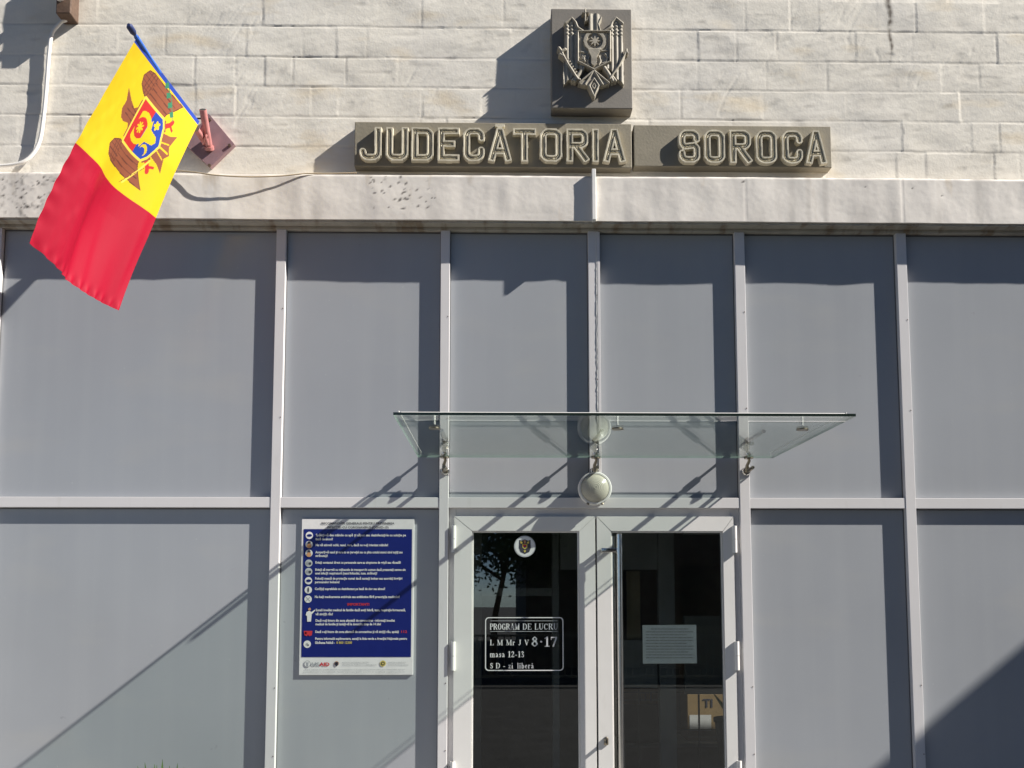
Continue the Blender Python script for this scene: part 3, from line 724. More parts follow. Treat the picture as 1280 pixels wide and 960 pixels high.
tx('MINISTERUL SĂNĂTĂȚII', 108, 180.5, 1.5, 'grey', 22, 0); tx('MUNCII ȘI PROTECȚIEI SOCIALE', 108, 183.5, 1.5, 'grey', 25, 0)
tx('Acest material este posibil datorită ajutorului generos al poporului american oferit prin intermediul Agenției', 7, 189, 1.4, 'grey', 122, 0)
tx('pentru Dezvoltare Internațională. Opiniile exprimate aparțin autorilor și nu reflectă neapărat poziția lor', 5, 192, 1.4, 'grey', 124, 0)
b.build('logo_strip', t)

# ------------------------------------------------------------------ door notices
YG = YL+.018
# serif lettering drawn as thick / thin strokes
SG = {  # strokes: (x0,z0,x1,z1,w)  unit cap height 1
 'P': (.62, [(.12, 0, .12, 1, .17), (.12, .96, .42, .96, .07), (.42, .5, .12, .5, .07), (.42, .96, .55, .86, .10), (.55, .86, .57, .62, .16), (.57, .62, .42, .5, .10), (0, .02, .3, .02, .05), (0, .98, .2, .98, .05)]),
 'R': (.74, [(.12, 0, .12, 1, .17), (.12, .96, .42, .96, .07), (.42, .52, .12, .52, .07), (.42, .96, .54, .86, .10), (.54, .86, .54, .64, .16), (.54, .64, .42, .52, .10), (.36, .5, .66, .03, .15), (0, .02, .28, .02, .05), (0, .98, .2, .98, .05), (.6, .02, .76, .02, .05)]),
 'O': (.74, [(.1, .35, .1, .65, .17), (.64, .35, .64, .65, .17), (.1, .65, .22, .92, .12), (.22, .92, .37, .98, .07), (.37, .98, .52, .92, .07), (.52, .92, .64, .65, .12), (.1, .35, .22, .08, .12), (.22, .08, .37, .02, .07), (.37, .02, .52, .08, .07), (.52, .08, .64, .35, .12)]),
 'A': (.76, [(.1, 0, .38, 1, .06), (.38, 1, .64, 0, .17), (.2, .33, .55, .33, .05), (0, .02, .22, .02, .05), (.5, .02, .78, .02, .05)]),
 'M': (.96, [(.14, 0, .14, 1, .06), (.14, 1, .46, .05, .16), (.46, .05, .78, 1, .06), (.8, 0, .8, 1, .17), (0, .02, .28, .02, .05), (.66, .02, .95, .02, .05), (0, .98, .2, .98, .05), (.74, .98, .95, .98, .05)]),
 'D': (.76, [(.12, 0, .12, 1, .17), (.12, .96, .4, .96, .07), (.12, .04, .4, .04, .07), (.4, .96, .6, .78, .12), (.6, .78, .64, .5, .16), (.64, .5, .6, .22, .16), (.6, .22, .4, .04, .12), (0, .02, .2, .02, .05), (0, .98, .2, .98, .05)]),
 'E': (.66, [(.12, 0, .12, 1, .17), (0, .97, .58, .97, .06), (.12, .5, .4, .5, .06), (0, .03, .6, .03, .06), (.57, .8, .57, 1, .05), (.4, .38, .4, .62, .05), (.6, 0, .6, .24, .05)]),
 'L': (.64, [(.14, 0, .14, 1, .17), (0, .98, .3, .98, .05), (0, .03, .58, .03, .06), (.58, 0, .58, .3, .05)]),
 'U': (.74, [(.14, .25, .14, 1, .17), (.62, .3, .62, 1, .06), (.14, .25, .25, .06, .13), (.25, .06, .45, .03, .09), (.45, .03, .62, .3, .08), (0, .98, .3, .98, .05), (.5, .98, .74, .98, .05)]),
 'V': (.74, [(.12, 1, .38, 0, .16), (.38, 0, .62, 1, .06), (0, .98, .26, .98, .05), (.5, .98, .74, .98, .05)]),
 'J': (.5, [(.3, .2, .3, 1, .17), (.3, .2, .2, .02, .1), (.2, .02, .05, .1, .1), (.14, .98, .46, .98, .05)]),
 'S': (.54, [(.46, .8, .3, .97, .08), (.3, .97, .12, .88, .1), (.12, .88, .12, .68, .13), (.12, .68, .42, .4, .16), (.42, .4, .44, .16, .13), (.44, .16, .26, .02, .09), (.26, .02, .06, .2, .07), (.47, .72, .47, 1, .05), (.05, 0, .05, .3, .05)]),
 'G': (.76, [(.1, .35, .1, .65, .17), (.1, .65, .22, .92, .12), (.22, .92, .40, .98, .07), (.40, .98, .62, .78, .07), (.62, .68, .62, .98, .05), (.1, .35, .22, .08, .12), (.22, .08, .40, .02, .07), (.40, .02, .62, .1, .07), (.60, .05, .60, .42, .15), (.46, .43, .74, .43, .05)]),
 'C': (.72, [(.1, .35, .1, .65, .17), (.1, .65, .22, .92, .12), (.22, .92, .40, .98, .07), (.40, .98, .62, .78, .07), (.62, .68, .62, .98, .05), (.1, .35, .22, .08, .12), (.22, .08, .40, .02, .07), (.40, .02, .64, .22, .07)]),
 'm': (.86, [(.1, 0, .1, .64, .14), (.1, .56, .28, .64, .08), (.4, 0, .4, .56, .14), (.28, .64, .4, .56, .1), (.4, .56, .6, .64, .08), (.6, .64, .7, .56, .1), (.7, 0, .7, .56, .14), (0, .02, .84, .02, .04), (0, .62, .1, .62, .04)]),
 'a': (.5, [(.32, .08, .32, .5, .14), (.32, .5, .2, .63, .1), (.2, .63, .06, .52, .1), (.32, .36, .08, .2, .09), (.08, .2, .14, .03, .12), (.14, .03, .3, .12, .07), (.32, .06, .44, .06, .08)]),
 's': (.42, [(.34, .52, .2, .64, .06), (.2, .64, .08, .5, .1), (.08, .5, .32, .22, .13), (.32, .22, .2, .01, .1), (.2, .01, .04, .16, .06), (.35, .44, .35, .64, .04), (.04, 0, .04, .22, .04)]),
 'r': (.44, [(.12, 0, .12, .64, .14), (.12, .5, .3, .62, .08), (.3, .62, .36, .54, .12), (0, .02, .26, .02, .04), (0, .62, .12, .62, .04)]),
 'z': (.46, [(.04, .61, .38, .61, .06), (.36, .6, .08, .04, .13), (.04, .03, .4, .03, .06), (.05, .48, .05, .63, .04), (.4, 0, .4, .18, .04)]),
 'i': (.28, [(.13, 0, .13, .64, .14), (.13, .84, .13, .96, .15), (.01, .02, .26, .02, .04), (.01, .62, .13, .62, .04)]),
 'l': (.28, [(.13, 0, .13, 1, .14), (.01, .02, .26, .02, .04), (.01, .98, .13, .98, .04)]),
 'b': (.54, [(.12, 0, .12, 1, .14), (.01, .98, .12, .98, .04), (.12, .52, .28, .63, .06), (.28, .63, .42, .45, .12), (.42, .45, .42, .2, .14), (.42, .2, .28, .01, .12), (.28, .01, .12, .08, .06)]),
 'e': (.46, [(.08, .2, .08, .45, .14), (.08, .45, .22, .63, .09), (.22, .63, .38, .4, .1), (.38, .35, .08, .35, .05), (.08, .2, .22, .02, .1), (.22, .02, .4, .14, .06)]),
 '8': (.6, [(.16, .72, .16, .8, .16), (.46, .72, .46, .8, .16), (.16, .84, .31, .98, .1), (.31, .98, .46, .84, .1), (.18, .7, .46, .44, .16), (.44, .68, .16, .42, .12), (.12, .2, .12, .38, .17), (.5, .2, .5, .36, .17), (.12, .2, .31, .02, .1), (.31, .02, .5, .2, .1)]),
 '1': (.46, [(.26, 0, .26, 1, .17), (.04, .82, .26, .97, .06), (.06, .02, .46, .02, .05)]),
 '7': (.6, [(.06, .94, .54, .94, .12), (.52, .92, .24, 0, .15), (.06, .7, .06, .95, .05)]),
 '2': (.56, [(.06, .76, .2, .96, .1), (.2, .96, .4, .9, .12), (.4, .9, .42, .66, .15), (.42, .66, .08, .08, .09), (.06, .07, .5, .07, .14), (.5, .07, .5, .24, .05)]),
 '3': (.54, [(.06, .84, .22, .97, .1), (.22, .97, .4, .82, .14), (.4, .82, .22, .55, .12), (.22, .55, .44, .34, .13), (.44, .34, .38, .08, .15), (.38, .08, .18, .01, .09), (.18, .01, .04, .14, .09)]),
 '-': (.4, [(.04, .34, .32, .34, .1)]), '·': (.36, [(.12, .5, .24, .5, .15)]), ' ': (.32, [])}
SG['ă'] = (.5, SG['a'][1]+[(.1, .92, .2, .8, .06), (.2, .8, .32, .92, .06)])
def serif(b, s, x, z, h, wtot, Y, m):
    tot = sum(SG[c][0]+.10 for c in s); sx = wtot/tot; cx = x; n = 0
    for c in s:
        for (a0, b0, a1, b1, wd) in SG[c][1]:
            p = Vector((cx+a0*sx, z+b0*h)); r_ = Vector((cx+a1*sx, z+b1*h)); d = (r_-p); L_ = d.length+1e-9; d /= L_
            nn = Vector((-d.y, d.x))*(wd*h*.5); e_ = d*(min(wd, .1)*h*.3)
            p -= e_; r_ += e_; n += 1
            b.poly([(p+nn)[:], (p-nn)[:], (r_-nn)[:], (r_+nn)[:]], m, Y-.00008*(n % 9))
        cx += (SG[c][0]+.10)*sx
t_h = thing('opening_hours_sign', 'white framed opening hours lettering PROGRAM DE LUCRU on the left door glass', 'sign', P(655, 838, YG))
b = MB(); Ys = YG-.0025
def rr_pts(x0, z0, x1, z1, r, n=5):
    o = []
    for cx, cz, a in ((x1-r, z1-r, 0), (x0+r, z1-r, 90), (x0+r, z0+r, 180), (x1-r, z0+r, 270)):
        o += [(cx+r*math.cos(R(a+90*i/n)), cz+r*math.sin(R(a+90*i/n))) for i in range(n+1)]
    return o
A, C = P(606.5, 771.5, Ys), P(704.5, 838.5, Ys)
o1 = rr_pts(A.x, C.z, C.x, A.z, .022); tt = .0055; o2 = rr_pts(A.x+tt, C.z+tt, C.x-tt, A.z-tt, .018); n = len(o1)
b.add([(p[0], Ys, p[1]) for p in o1+o2], [(i, (i+1) % n, n+(i+1) % n, n+i) for i in range(n)], 'decal')
b.build('rounded_border', t_h)
def sr(s, x0, x1, ybase, hpx, m='decal'):
    b = MB(); p = P(x0, ybase, Ys); e_ = P(x1, ybase, Ys); serif(b, s, p.x, p.z, hpx/210, (e_.x-p.x), Ys, m); b.build('lettering', t_h)
sr('PROGRAM', 612.5, 650, 787, 7.4); sr('DE LUCRU', 653.5, 698, 787, 7.4, 'pdecal')
for y in (776.3, 789.5):
    b = MB(); p, e_ = P(613, y, Ys), P(697, y, Ys); b.poly([(p.x, p.z), (p.x, p.z+.0022), (e_.x, p.z+.0022), (e_.x, p.z)], 'pdecal', Ys); b.build('rule_line', t_h)
sr('L M Mr J V', 612.5, 662, 806.5, 6.6); sr('8·17', 664, 698, 808, 11.8, 'pdecal'); sr('masa 12-13', 612.5, 656, 821.5, 7.2); sr('S D - zi', 612.5, 642, 835.5, 6.6); sr('liberă', 646.5, 668, 835.5, 6.6, 'pdecal')
sc_ = P(656, 683, Ys)
t_s = thing('emblem_sticker', 'small round white sticker with coat of arms on the left door glass', 'sticker', sc_)
b = MB(); b.disc(sc_.x, sc_.z, .064, 'pdecal', Ys, 36); b.build('white_disc', t_s)
b = MB(); b.disc(sc_.x, sc_.z, .058, 'decal', Ys-.0006, 36)
def sp(pts, m, dy): b.poly([(sc_.x+x*.001, sc_.z+z*.001) for x, z in pts], m, Ys-dy)
sp([(-34, 40), (-20, 34), (0, 42), (20, 34), (34, 40), (36, -10), (26, -34), (0, -46), (-26, -34), (-36, -10)], 'ink', .0012)
sp([(-15, 14), (15, 14), (15, -6), (0, -18), (-15, -6)], 'yel', .0018); sp([(-26, 32), (-12, 26), (-14, 16), (-26, 18)], 'yel', .0019); sp([(26, 32), (12, 26), (14, 16), (26, 18)], 'yel', .0019)
sp([(-5, 18), (5, 18), (6, 36), (-6, 36)], 'skin', .0020); sp([(-8, -24), (8, -24), (0, -38)], 'yel', .0019); sp([(-10, 10), (10, 10), (10, 0), (-10, 0)], 'red', .0022); sp([(-10, 0), (10, 0), (0, -10)], 'navy', .0023)
b.build('arms_print', t_s)
A, C = P(803, 781, YG+.012), P(871, 829.5, YG+.012); Yn = YG+.0095
t_n = thing('paper_notice', 'pale printed paper sheet taped inside the right door glass', 'notice', ((A.x+C.x)/2, Yn, C.z))
b = MB(); b.poly([(A.x, C.z), (C.x, C.z+.002), (C.x, A.z), (A.x, A.z-.002)], 'notice', Yn, .0008); b.build('sheet_of_paper', t_n)
b = MB(); hh = A.z-C.z
rs2 = random.Random(3)
for i in range(11):
    z = A.z-hh*(.12+.074*i); x0_ = A.x+.02; x1_ = C.x-.02-rs2.random()*.05*(i % 3 == 2)
    if i == 0: x0_ += .03; x1_ -= .03
    x = x0_
    while x < x1_:
        wl = .008+.018*rs2.random(); b.poly([(x, z), (min(x+wl, x1_), z), (min(x+wl, x1_), z+.0055), (x, z+.0055)], 'grey', Yn-.0006); x += wl+.0035
b.build('printed_lines', t_n)

# ------------------------------------------------------------------ things inside the door
def pbox(name, lab, cat, x0, x1, y0, y1, Y, dep, m='carton', extra=None, grp=None):
    a, c = P(x0, y0, Y), P(x1, y1, Y)
    t = thing(name, lab, cat, ((a.x+c.x)/2, Y, c.z), grp)
    b = MB(); b.box(a.x, c.x, Y, Y+dep, c.z, a.z, m, .003); b.build('carton_body', t)
    b = MB(); b.box(a.x+.002, c.x-.002, Y-.0008, Y+dep, c.z+.03, c.z+.05, 'blind'); 
    if extra: extra(b, a, c, Y)
    b.build('print_and_tape', t); return t
pbox('cardboard_box', 'brown carton with a white label, low behind the right door glass', 'box', 859, 912, 868, 926, 3.7, .35,
     extra=lambda b, a, c, Y: (textmesh(b, 'TI', a.x+.16, a.z-.13, .085, Y-.003, 'ink', bold=.02), b.poly([(a.x+.02, c.z+.10), (a.x+.24, c.z+.10), (a.x+.24, c.z+.26), (a.x+.02, c.z+.26)], 'paper', Y-.003)))
pbox('cardboard_box', 'darker carton with faded print behind the pull handle, low in the right door', 'box', 778, 822, 862, 880, 3.6, .35,
     extra=lambda b, a, c, Y: textmesh(b, 'ITI', a.x+.16, c.z+.03, .09, Y-.003, 'ink', bold=.02))
bt = thing('storage_bench', 'low dark bench holding cartons at the back of the dim vestibule', 'bench', (1.9, 3.7, 0))
b = MB(); a_, c_ = P(770, 862, 3.6), P(925, 926, 3.6); zt1, zt2 = P(859, 926, 3.7).z, P(778, 880, 3.6).z
b.box(1.2, 2.55, 3.55, 4.15, zt1-.04, zt1-.001, 'partition'); b.build('bench_top', bt)
for x in (1.22, 2.48):
    b = MB(); b.box(x, x+.05, 3.6, 4.1, 0, zt1-.04, 'partition'); b.build('leg', bt)
b = MB(); b.box(1.22, 1.72, 3.58, 4.1, zt1, zt2-.001, 'black', .004); b.build('crate', bt)
st_ = thing('wire_rack', 'dark metal rack with cross bars standing in the dim vestibule behind the right door', 'rack', P(820, 1000, 1.2))
b = MB()
for x in (798, 873): 
    p = P(x, 862, 1.2); b.box(p.x-.006, p.x+.006, 1.19, 1.2, 0, p.z, 'black')
for y in (865, 912): 
    p, e_ = P(778, y, 1.2), P(905, y, 1.2); b.box(p.x, e_.x, 1.186, 1.1895, p.z-.004, p.z+.004, 'black')
b.build('bars', st_)
p = P(918, 960, .8)
t = thing('flower_pot', 'dark tapered flower pot silhouetted inside the lower right of the door', 'pot', (p.x, .8, p.z-.1))
b = MB(); zt_ = PZ(912, 900, .8)
b.cyl((p.x, .85, zt_-.34), (p.x, .85, zt_), .08, 'black', 28, .115); b.cyl((p.x, .85, zt_-.02), (p.x, .85, zt_+.006), .122, 'black', 28); b.cyl((p.x, .85, 0), (p.x, .85, zt_-.34), .09, 'partition', 20)
b.build('tapered_pot', t, 40)
b = MB()
for i in range(9):
    an = i*.7; r_ = .03+.015*(i % 3); b.tube([(p.x, .85, zt_), (p.x+r_*math.cos(an), .85+r_*math.sin(an), zt_+.08), (p.x+2.4*r_*math.cos(an), .85+2.4*r_*math.sin(an), zt_+.14+.02*(i % 3))], [.01, .012, .002], 'leaf', 5)
b.build('stems', t)

# ------------------------------------------------------------------ flag, pole, bracket
S0 = P(256, 178, 0); S0.y = YW
def onpole(dep, off=0): return Vector((S0.x, -dep, S0.z+off))
ctr = P(265, 178.5, YW)
t = thing('flag_bracket', 'mauve diamond wall plate with pink tube sockets holding the flag pole', 'bracket', (ctr.x, YW, ctr.z))
b = MB(); pl = [P(x, y, YW-.012) for x, y in ((262, 144), (294, 182), (264, 211), (232, 182))]
b.poly([(p.x, p.z) for p in pl], 'mauve', -.0, .03); b.build('diamond_plate', t)
for x, y in ((287, 182), (262, 207), (262, 150)):
    b = MB(); p = P(x, y, -.003); b.cyl((p.x, -.001, p.z), (p.x, -.010, p.z), .010, 'rust', 6); b.build('bolt', t)
pE = P(253.5, 137, -.165); pS = P(262, 187, -.0)
b = MB()
ax = (pE-pS).normalized()
b.cyl(pS, pE, .0215, 'pink', 24); b.cyl(pE, pE+ax*.0012, .018, 'black', 24)
b.cyl(pS, pS+ax*.02, .028, 'pink', 24)
s_ = pE-ax*.05; b.cyl(s_, s_+Vector((-.06, 0, 0)), .005, 'rust', 10); b.cyl(s_+Vector((-.058, 0, -.016)), s_+Vector((-.058, 0, .016)), .006, 'rust', 8)
b.build('empty_socket', t, 40)
b = MB(); p1 = onpole(.0); p2 = onpole(.17)
b.cyl(p1, p2, .019, 'pink', 24)
b.cyl(pS+ax*.16, (p1+p2)/2, .013, 'pink', 14); b.tube([pS+ax*.05+Vector((0, 0, -.02)), pS+ax*.12+Vector((.004, 0, -.045)), p1+Vector((0, -.02, -.02))], .011, 'pink', 12)
b.build('pole_socket', t, 40)
b = MB(); b.tube([onpole(.16), onpole(.20)], .022, 'dsteel', 18); b.build('clamp', t, 40)
fp = thing('flag_pole', 'thin horizontal pole with a dark blue tip projecting from the pink wall bracket', 'flag pole', onpole(.05))
b = MB(); b.tube([onpole(.06), onpole(.5), onpole(1.03)], .009, 'blue', 14); b.build('rod', fp, 40)
b = MB(); b.tube([onpole(1.025), onpole(1.04), onpole(1.075), onpole(1.09)], [.012, .0165, .0165, .008], 'navycap', 16); b.build('tip', fp, 50)

HO, FL = .80, 1.14
A3 = onpole(1.00, -.008); B3 = onpole(.20, .020); B3.x += .036
C3 = P(148, 388, -.30); D3 = P(38, 309, -1.0)
def flagS(U, V):
    "U 0..1 from the wall end to the pole tip, V 0..1 down the fly"
    u = U[..., None]; v = V[..., None]
    top = np.array(B3)*(1-u)+np.array(A3)*u; bot = np.array(C3)*(1-u)+np.array(D3)*u
    Pp = top*(1-v)+bot*v
    nrm = np.array([.93, 0, -.33])                      # about normal to the cloth
    amp = np.clip(V*1.6, 0, 1)
    d = .030*amp*np.sin(U*7.5+V*1.8+.6)++.017*amp*np.sin(U*11-V*3.0+1.0)*V+.010*np.exp(-((U-.88+.12*V)/.045)**2)*np.clip(V-.2, 0, 1)+.004*vnoise(U, V, .06, .25, 95)*np.clip(V*2, 0, 1)+.0022*vnoise(U, V, .03, .05, 96)*(U > .8)+.0025*amp*np.sin(U*31+V*6)*V
    d += -.040*np.exp(-((U-.62)/.10)**2)*np.clip((V-.42)*3, 0, 1)*np.clip(1.3-V, 0, 1)
    edge = np.exp(-((1-U)/.05)**2)
    d += edge*.0035*.5*np.sin(V*60+2*np.sin(V*9))*np.clip((V-.25)*4, 0, 1)
    d += .006*np.exp(-((1-V)/.03)**2)*np.sin(U*70)
    Pp = Pp+nrm*d[..., None]
    Pp[..., 2] += .022*np.sin(U*3.14)*-.6*V+(-.018*np.exp(-((U-1)/.12)**2)*V)*-1
    Pp[..., 0] += -.035*np.sin(V*math.pi)*1.0
    Pp[..., 2] += -.018*np.sin(U*math.pi)*V
    ext = .20*(1-(1-np.clip(V*3.5, 0, 1))**2)*np.clip(1-U, 0, 1)**1.5       # the inner edge bellies away from the wall
    s_ = (D+Pp[..., 1]-ext)/(D+Pp[..., 1]); cc = np.array([0, -D, HC])
    Pp = cc+(Pp-cc)*s_[..., None]
    return Pp
NU, NV = 250, 350
us = np.linspace(0, 1, NU); vs_ = np.linspace(0, 1, NV); U, V = np.meshgrid(us, vs_, indexing='ij')
pts = flagS(U, V).reshape(-1, 3); idx = np.arange(NU*NV).reshape(NU, NV)
F = np.stack([idx[:-1, :-1], idx[:-1, 1:], idx[1:, 1:], idx[1:, :-1]], -1).reshape(-1, 4)
me = bpy.data.meshes.new('flag'); me.from_pydata(pts.tolist(), [], F.tolist()); me.update()
me.polygons.foreach_set('use_smooth', [True]*len(me.polygons))
YEL, RED, BRN, DBR = (.74, .52, .015), (.42, .006, .030), (.27, .085, .045), (.12, .04, .03)
BLU, SRED, GRN = (.02, .06, .38), (.55, .03, .03), (.04, .20, .11)
colr = np.zeros((NU, NV, 3)); colr[:] = YEL; colr[V > .515] = RED; colr[V < .02] = BLU
# emblem in its own upright frame: ex to the fly, ey to the pole tip; half size
ex = (V*FL-.272)/.240; ey = (U*HO-.388)/.255
def fill(pts, c, clip=None):
    mk = inpoly(ex, ey, pts)
    if clip is not None: mk &= clip
    colr[mk] = c
def line(pts, wd, c, clip=None):
    for p, q_ in zip(pts[:-1], pts[1:]):
        mk = seg_d(ex, ey, p, q_, False) < wd
        if clip is not None: mk &= clip
        colr[mk] = c
def mir(pts): return [(-x, y) for x, y in pts]
wing = [(-.50, .40), (-.52, .62), (-.62, .82), (-.78, .90), (-.95, .80), (-1.0, .60), (-.99, .1), (-1.02, -.72), (-.62, -.36), (-.36, -.30), (-.36, .36)]
for f in (lambda p: p, mir):
    fill(f(wing), BRN); wm = inpoly(ex, ey, f(wing)); line(f(wing)+[f(wing)[0]], .010, DBR)
    for x in (-.88, -.76, -.64): line(f([(x, .45), (x+.02, -.5)]), .010, DBR, wm)
    for y in (.50, .60, .70): line(f([(-1, y-.03), (-.5, y+.02)]), .009, DBR, wm)
    for x in (-.92, -.82, -.72, -.62): line(f([(x, .42), (x, .86)]), .008, DBR, wm)
    line(f([(-.28, -.36), (-.52, -.62), (-.60, -.66)]), .055, SRED); line(f([(-.52, -.62), (-.45, -.76)]), .03, SRED)
fill([(-.5, .34), (.5, .34), (.42, .56), (.24, .56), (.16, .62), (.22, .80), (.20, .92), (.06, 1.02), (-.12, 1.0), (-.34, 1.12), (-.22, .86), (-.16, .66), (-.24, .56), (-.42, .56)], BRN)
line([(-.05, .45), (-.04, .85)], .012, DBR); line([(.07, .45), (.06, .85)], .012, DBR); line([(-.12, .45), (-.15, .75)], .01, DBR)
fill([(-.26, -.46), (.26, -.46), (.34, -.80), (.46, -1.02), (.14, -.92), (0, -1.04), (-.14, -.92), (-.46, -1.02), (-.34, -.80)], BRN)
for f in (lambda p: p, mir): fill(f([(-.44, -.26), (-.20, -.46), (-.34, -.60), (-.52, -.44)]), BRN)
line([(0, -.5), (0, -.95)], .02, YEL); line([(.06, -.5), (.18, -.88)], .014, YEL); line([(-.06, -.5), (-.18, -.88)], .014, YEL)
ex0, ey0 = ex, ey; ex, ey = ex/1.22, (ey-.0)/1.18
shd = [(-.42, .42), (.42, .42), (.42, -.30), (.30, -.42), (0, -.55), (-.30, -.42), (-.42, -.30)]
fill(shd, SRED); sm = inpoly(ex, ey, shd); fill(shd, BLU, ey < -.02)
ring = np.abs(np.hypot(ex, (ey-.12)*1.0)-.235) < .05; colr[ring & sm & (ey < .30)] = YEL
for k_ in range(4): 
    an = k_*math.pi/4; line([(.085*math.cos(an), .14+.085*math.sin(an)), (-.085*math.cos(an), .14-.085*math.sin(an))], .018, YEL)
fill([(-.16, -.04), (.16, -.04), (.26, -.10), (.12, -.16), (.08, -.36), (0, -.42), (-.08, -.36), (-.12, -.16), (-.26, -.10)], YEL)
for k_ in range(5):
    an = k_*math.pi*.4; line([(-.24, -.24), (-.24+.06*math.cos(an), -.24+.06*math.sin(an))], .026, YEL)
cr = (np.hypot(ex-.24, ey+.24) < .10) & (np.hypot(ex-.28, ey+.22) > .08); colr[cr] = YEL
line(shd+[shd[0]], .022, (.80, .62, .08)); ex, ey = ex0, ey0
line([(.38, -.60), (.70, -.45), (1.12, -.20)], .022, (.85, .66, .10)); line([(.58, -.56), (1.16, -.12)], .006, DBR)
line([(-.62, -.62), (-.90, -.30), (-1.12, .18)], .012, GRN)
for k_ in range(4):
    x, y = -.70-.115*k_, -.50+.20*k_; mk = (np.abs(ex-x)/.075+np.abs(ey-y)/.095 < 1); colr[mk] = GRN
ca = me.color_attributes.new('dye', 'FLOAT_COLOR', 'POINT')
buf = np.ones((NU*NV, 4)); buf[:, :3] = colr.reshape(-1, 3); ca.data.foreach_set('color', buf.ravel())
k = NT('printed_flag_cloth'); k.b.inputs['Roughness'].default_value = .55
at = k.n('ShaderNodeAttribute'); at.attribute_name = 'dye'; k.l(at.outputs['Color'], k.b.inputs['Base Color'])
k.b.inputs['Specular IOR Level'].default_value = .25
tl = k.n('ShaderNodeBsdfTranslucent'); k.l(at.outputs['Color'], tl.inputs[0])
mx = k.n('ShaderNodeMixShader'); mx.inputs[0].default_value = .18; k.l(k.b.outputs[0], mx.inputs[1]); k.l(tl.outputs[0], mx.inputs[2]); k.l(mx.outputs[0], k.out.inputs['Surface'])
me.materials.append(k.m)
fl = thing('flag', 'yellow and red hanging flag with a brown eagle emblem, upper left', 'flag', (A3+B3)/2)
o = bpy.data.objects.new('cloth', me); COL.objects.link(o); put(o, fl)
b = MB(); b.tube([onpole(.46+.06*i, .001*math.sin(i*2.1)) for i in range(10)], [.0115+.0015*math.sin(i*1.7) for i in range(10)], 'blue', 14); b.build('blue_sleeve', fl, 60)

# ------------------------------------------------------------------ cables
def pxtube(name, pts, r, m, n=8):
    P3 = [P(x, y, Y) for x, y, Y in pts]; out = []
    for i in range(len(P3)-1):
        p0, p1, p2, p3 = P3[max(i-1, 0)], P3[i], P3[i+1], P3[min(i+2, len(P3)-1)]
        for j in range(6):
            s = j/6; out.append(.5*((2*p1)+(p2-p0)*s+(2*p0-5*p1+4*p2-p3)*s*s+(3*p1-p0-3*p2+p3)*s**3))
    out.append(P3[-1]); b = MB(); b.tube(out, r, m, n); return b.build(name, None, 60)
tag(pxtube('conduit_cable', [(86, -60, .0), (86, 15, .0), (76, 28, -.0), (65, 42, .004), (61, 70, .008), (58, 110, .008), (54, 150, .008), (49, 178, .006), (38, 196, .0), (22, 205, -.01), (-8, 208, -.01), (-60, 208, -.0)], .0115, 'cable', 12),
    'thick white cable curving down the stone wall left of the flag', 'cable')
tag(pxtube('thin_cable', [(196, 222, -.08), (215, 214, -.09), (240, 215, -.105), (270, 219, -.12), (310, 221, -.115), (350, 220, -.10), (382, 217, -.082), (410, 217, -.065), (446, 216, -.06)], .0042, 'tan'),
    'thin tan cable strung along the top of the white band beside the flag bracket', 'cable')
# floodlight cut by the top edge
fx, fz = PX(80, 10, -.06), PZ(80, 18, -.06)
t = thing('floodlight', 'dark edged wall floodlight at the top left corner above the cable', 'floodlight', (fx, YW, fz))
b = MB(); b.box(fx-.045, fx+.045, -.07, YW+.01, fz, fz+.42, 'rust', .006); b.build('wall_mount', t)
b = MB(); b.tube([(fx-.02, -.05, fz+.10), (fx-.03, -.25, fz+.115), (fx-.02, -.40, fz+.20)], .026, 'white', 14); b.build('lower_arm', t, 50)
b = MB(); b.tube([(fx-.02, -.05, fz+.22), (fx-.04, -.22, fz+.20), (fx, -.40, fz+.28)], .030, 'white', 14); b.build('upper_arm', t, 50)
b = MB(); b.box(fx-.16, fx+.16, -.52, -.40, fz+.22, fz+.50, 'black', .01); b.build('lamp_head', t)

# ------------------------------------------------------------------ plant
bx, by = PX(203, 950, -.45), -.45
t = thing('spiky_plant', 'green blade leaved plant with only its tips showing at the bottom left', 'plant', (bx, by, 0))
b = MB(); rp_ = random.Random(4)
tips = [(203, 949), (181, 953), (193, 955), (212, 957), (222, 954), (172, 957), (196, 956), (230, 959)]
for i in range(46):
    an = rp_.random()*6.28; ln = .55+.3*rp_.random(); lean = .10+.45*rp_.random()
    if i < len(tips): tp = P(tips[i][0], tips[i][1], by+.05*math.sin(i)); tip = Vector(tp)
    else: tip = Vector((bx+lean*ln*math.cos(an), by+.5*lean*ln*math.sin(an), ln))
    base = Vector((bx+.04*math.cos(an), by+.04*math.sin(an), 0)); wv = Vector((math.sin(an), -math.cos(an), 0)) if i >= 8 else Vector((1, .2, 0))
    vs = []; N = 10
    for j in range(N+1):
        s = j/N; c_ = base.lerp(tip, s); c_.z = base.z+(tip.z-base.z)*(s**.85); wd = (.026 if i < 8 else .018)*(1-s**3.5)+.0006
        vs += [c_-wv*wd, c_+Vector((0, .004*(1-s), 0)), c_+wv*wd]
    b.add(vs, [(3*j, 3*j+1, 3*j+4, 3*j+3) for j in range(N)]+[(3*j+1, 3*j+2, 3*j+5, 3*j+4) for j in range(N)], 'leaf')
b.build('blades', t)
b = MB(); b.box(bx-.6, bx+.6, by-.3, by+.3, .001, .06, 'soil', .02); b.build('soil_bed', t)

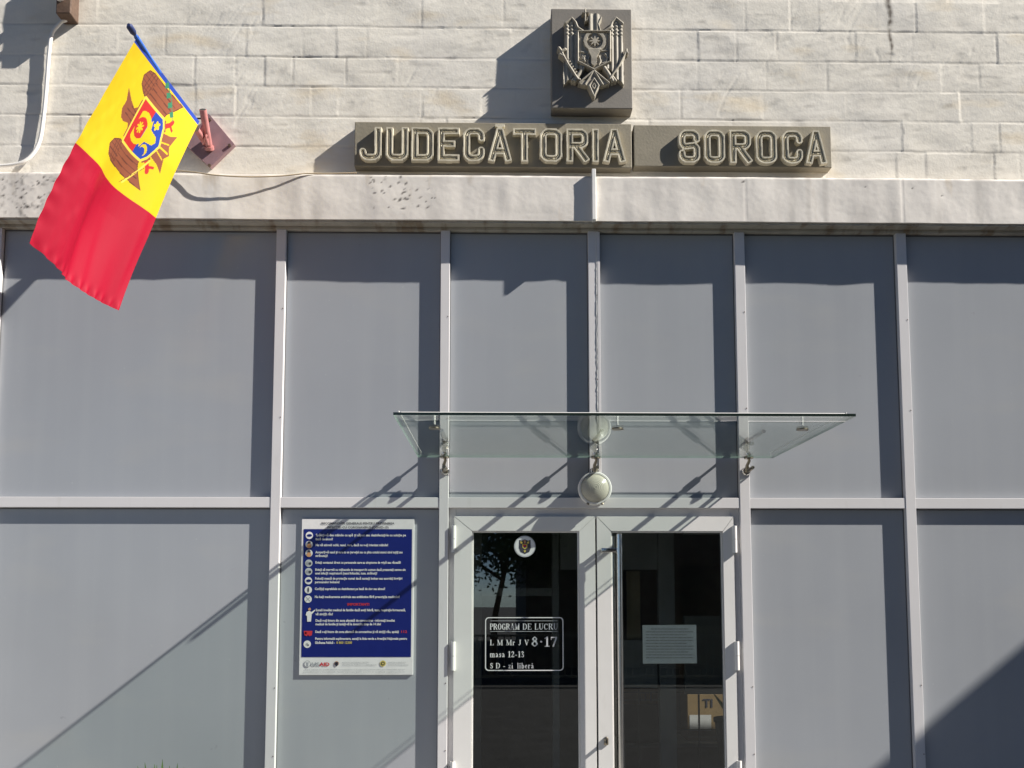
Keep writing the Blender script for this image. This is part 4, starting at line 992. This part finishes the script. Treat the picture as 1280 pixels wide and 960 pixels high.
# ------------------------------------------------------------------ surroundings (shadow at the lower right, reflections)
t = thing('side_wing', 'rendered side wing standing forward at the right, shading the lower right corner', 'building', (13, -2, 0))
WX = 9.6; a3 = (WX-P(1280, 805, .02).x)/KX; WZ = P(1280, 805, .02).z+KZ*a3
b = MB(); b.box(WX, 18, -4.5, -.03, 0, WZ-.12, 'wing'); b.build('wing_walls', t)
b = MB(); b.box(WX-.0, 18.2, -4.7, -.03, WZ-.118, WZ, 'head', .01); b.build('roof_slab', t)
for i in range(3):
    b = MB(); b.box(WX-.02, WX+.03, -4.0+1.35*i, -3.2+1.35*i, 1.0, 2.4, 'far2'); b.box(WX-.03, WX-.021, -4.05+1.35*i, -3.15+1.35*i, .94, .99, 'white'); b.build('window', t)
t = thing('opposite_building', 'dark plain building across the street reflected in the door glass', 'building', (12, -26, 0))
b = MB(); b.box(.75, 26, -34, -19, -.15, 12.5, 'far'); b.build('walls', t)
b = MB(); b.box(.5, 26.3, -34.3, -18.7, 12.5, 12.9, 'head'); b.build('roof', t)
for i in range(8):
    for z in (1.0, 4.3, 7.6):
        b = MB(); b.box(2.2+2.9*i, 3.7+2.9*i, -19.0, -18.97, z, z+1.7, 'far2'); b.build('window', t)
t = thing('street_tree', 'leafy tree across the street reflected in the left door glass', 'tree', (-.4, -17, 0))
b = MB(); b.tube([(-.2, -17, -.15), (-.1, -17, 1.4), (.2, -17.1, 2.8), (.1, -17, 4.6)], [.10, .08, .06, .03], 'bark', 12)
rt = random.Random(9)
br = []
for i in range(14):
    an = rt.random()*6.28; z = 1.8+rt.random()*2.6; e_ = Vector((.1+math.cos(an)*(1.0+rt.random()), -17+math.sin(an)*(1.+rt.random()), z+.8+rt.random())); br.append(e_)
    b.tube([(.1, -17, z), ((.1+e_.x)/2, (-17+e_.y)/2, z+.5), e_], [.05, .035, .012], 'bark', 6)
b.build('trunk', t, 60)
b = MB(); vs = []; fs = []
for e_ in br+[Vector((.1, -17, 5)), Vector((-.5, -16.6, 4.2)), Vector((.7, -17.2, 3.2))]:
    for _ in range(1100):
        c_ = e_+Vector((rt.gauss(0, .50), rt.gauss(0, .50), rt.gauss(0, .48))); s = .05+.05*rt.random()
        a_ = Vector((rt.gauss(0, 1), rt.gauss(0, 1), rt.gauss(0, 1))).normalized(); d_ = a_.orthogonal().normalized()
        k0 = len(vs); vs += [c_-a_*s, c_+d_*s*.5, c_+a_*s, c_-d_*s*.5]; fs.append((k0, k0+1, k0+2, k0+3))
b.add(vs, fs, 'crown'); b.build('crown', t)
t = thing('street_fence', 'dark metal railing along the far pavement seen reflected in the door', 'fence', (0, -14, 0))
b = MB(); b.box(-8, 8, -14.02, -13.98, .95, 1.0, 'fence'); b.box(-8, 8, -14.02, -13.98, .05, .1, 'fence')
for i in range(108): b.box(-8+.15*i, -7.975+.15*i, -14.01, -13.99, .1, .95, 'fence')
b.build('rails', t)
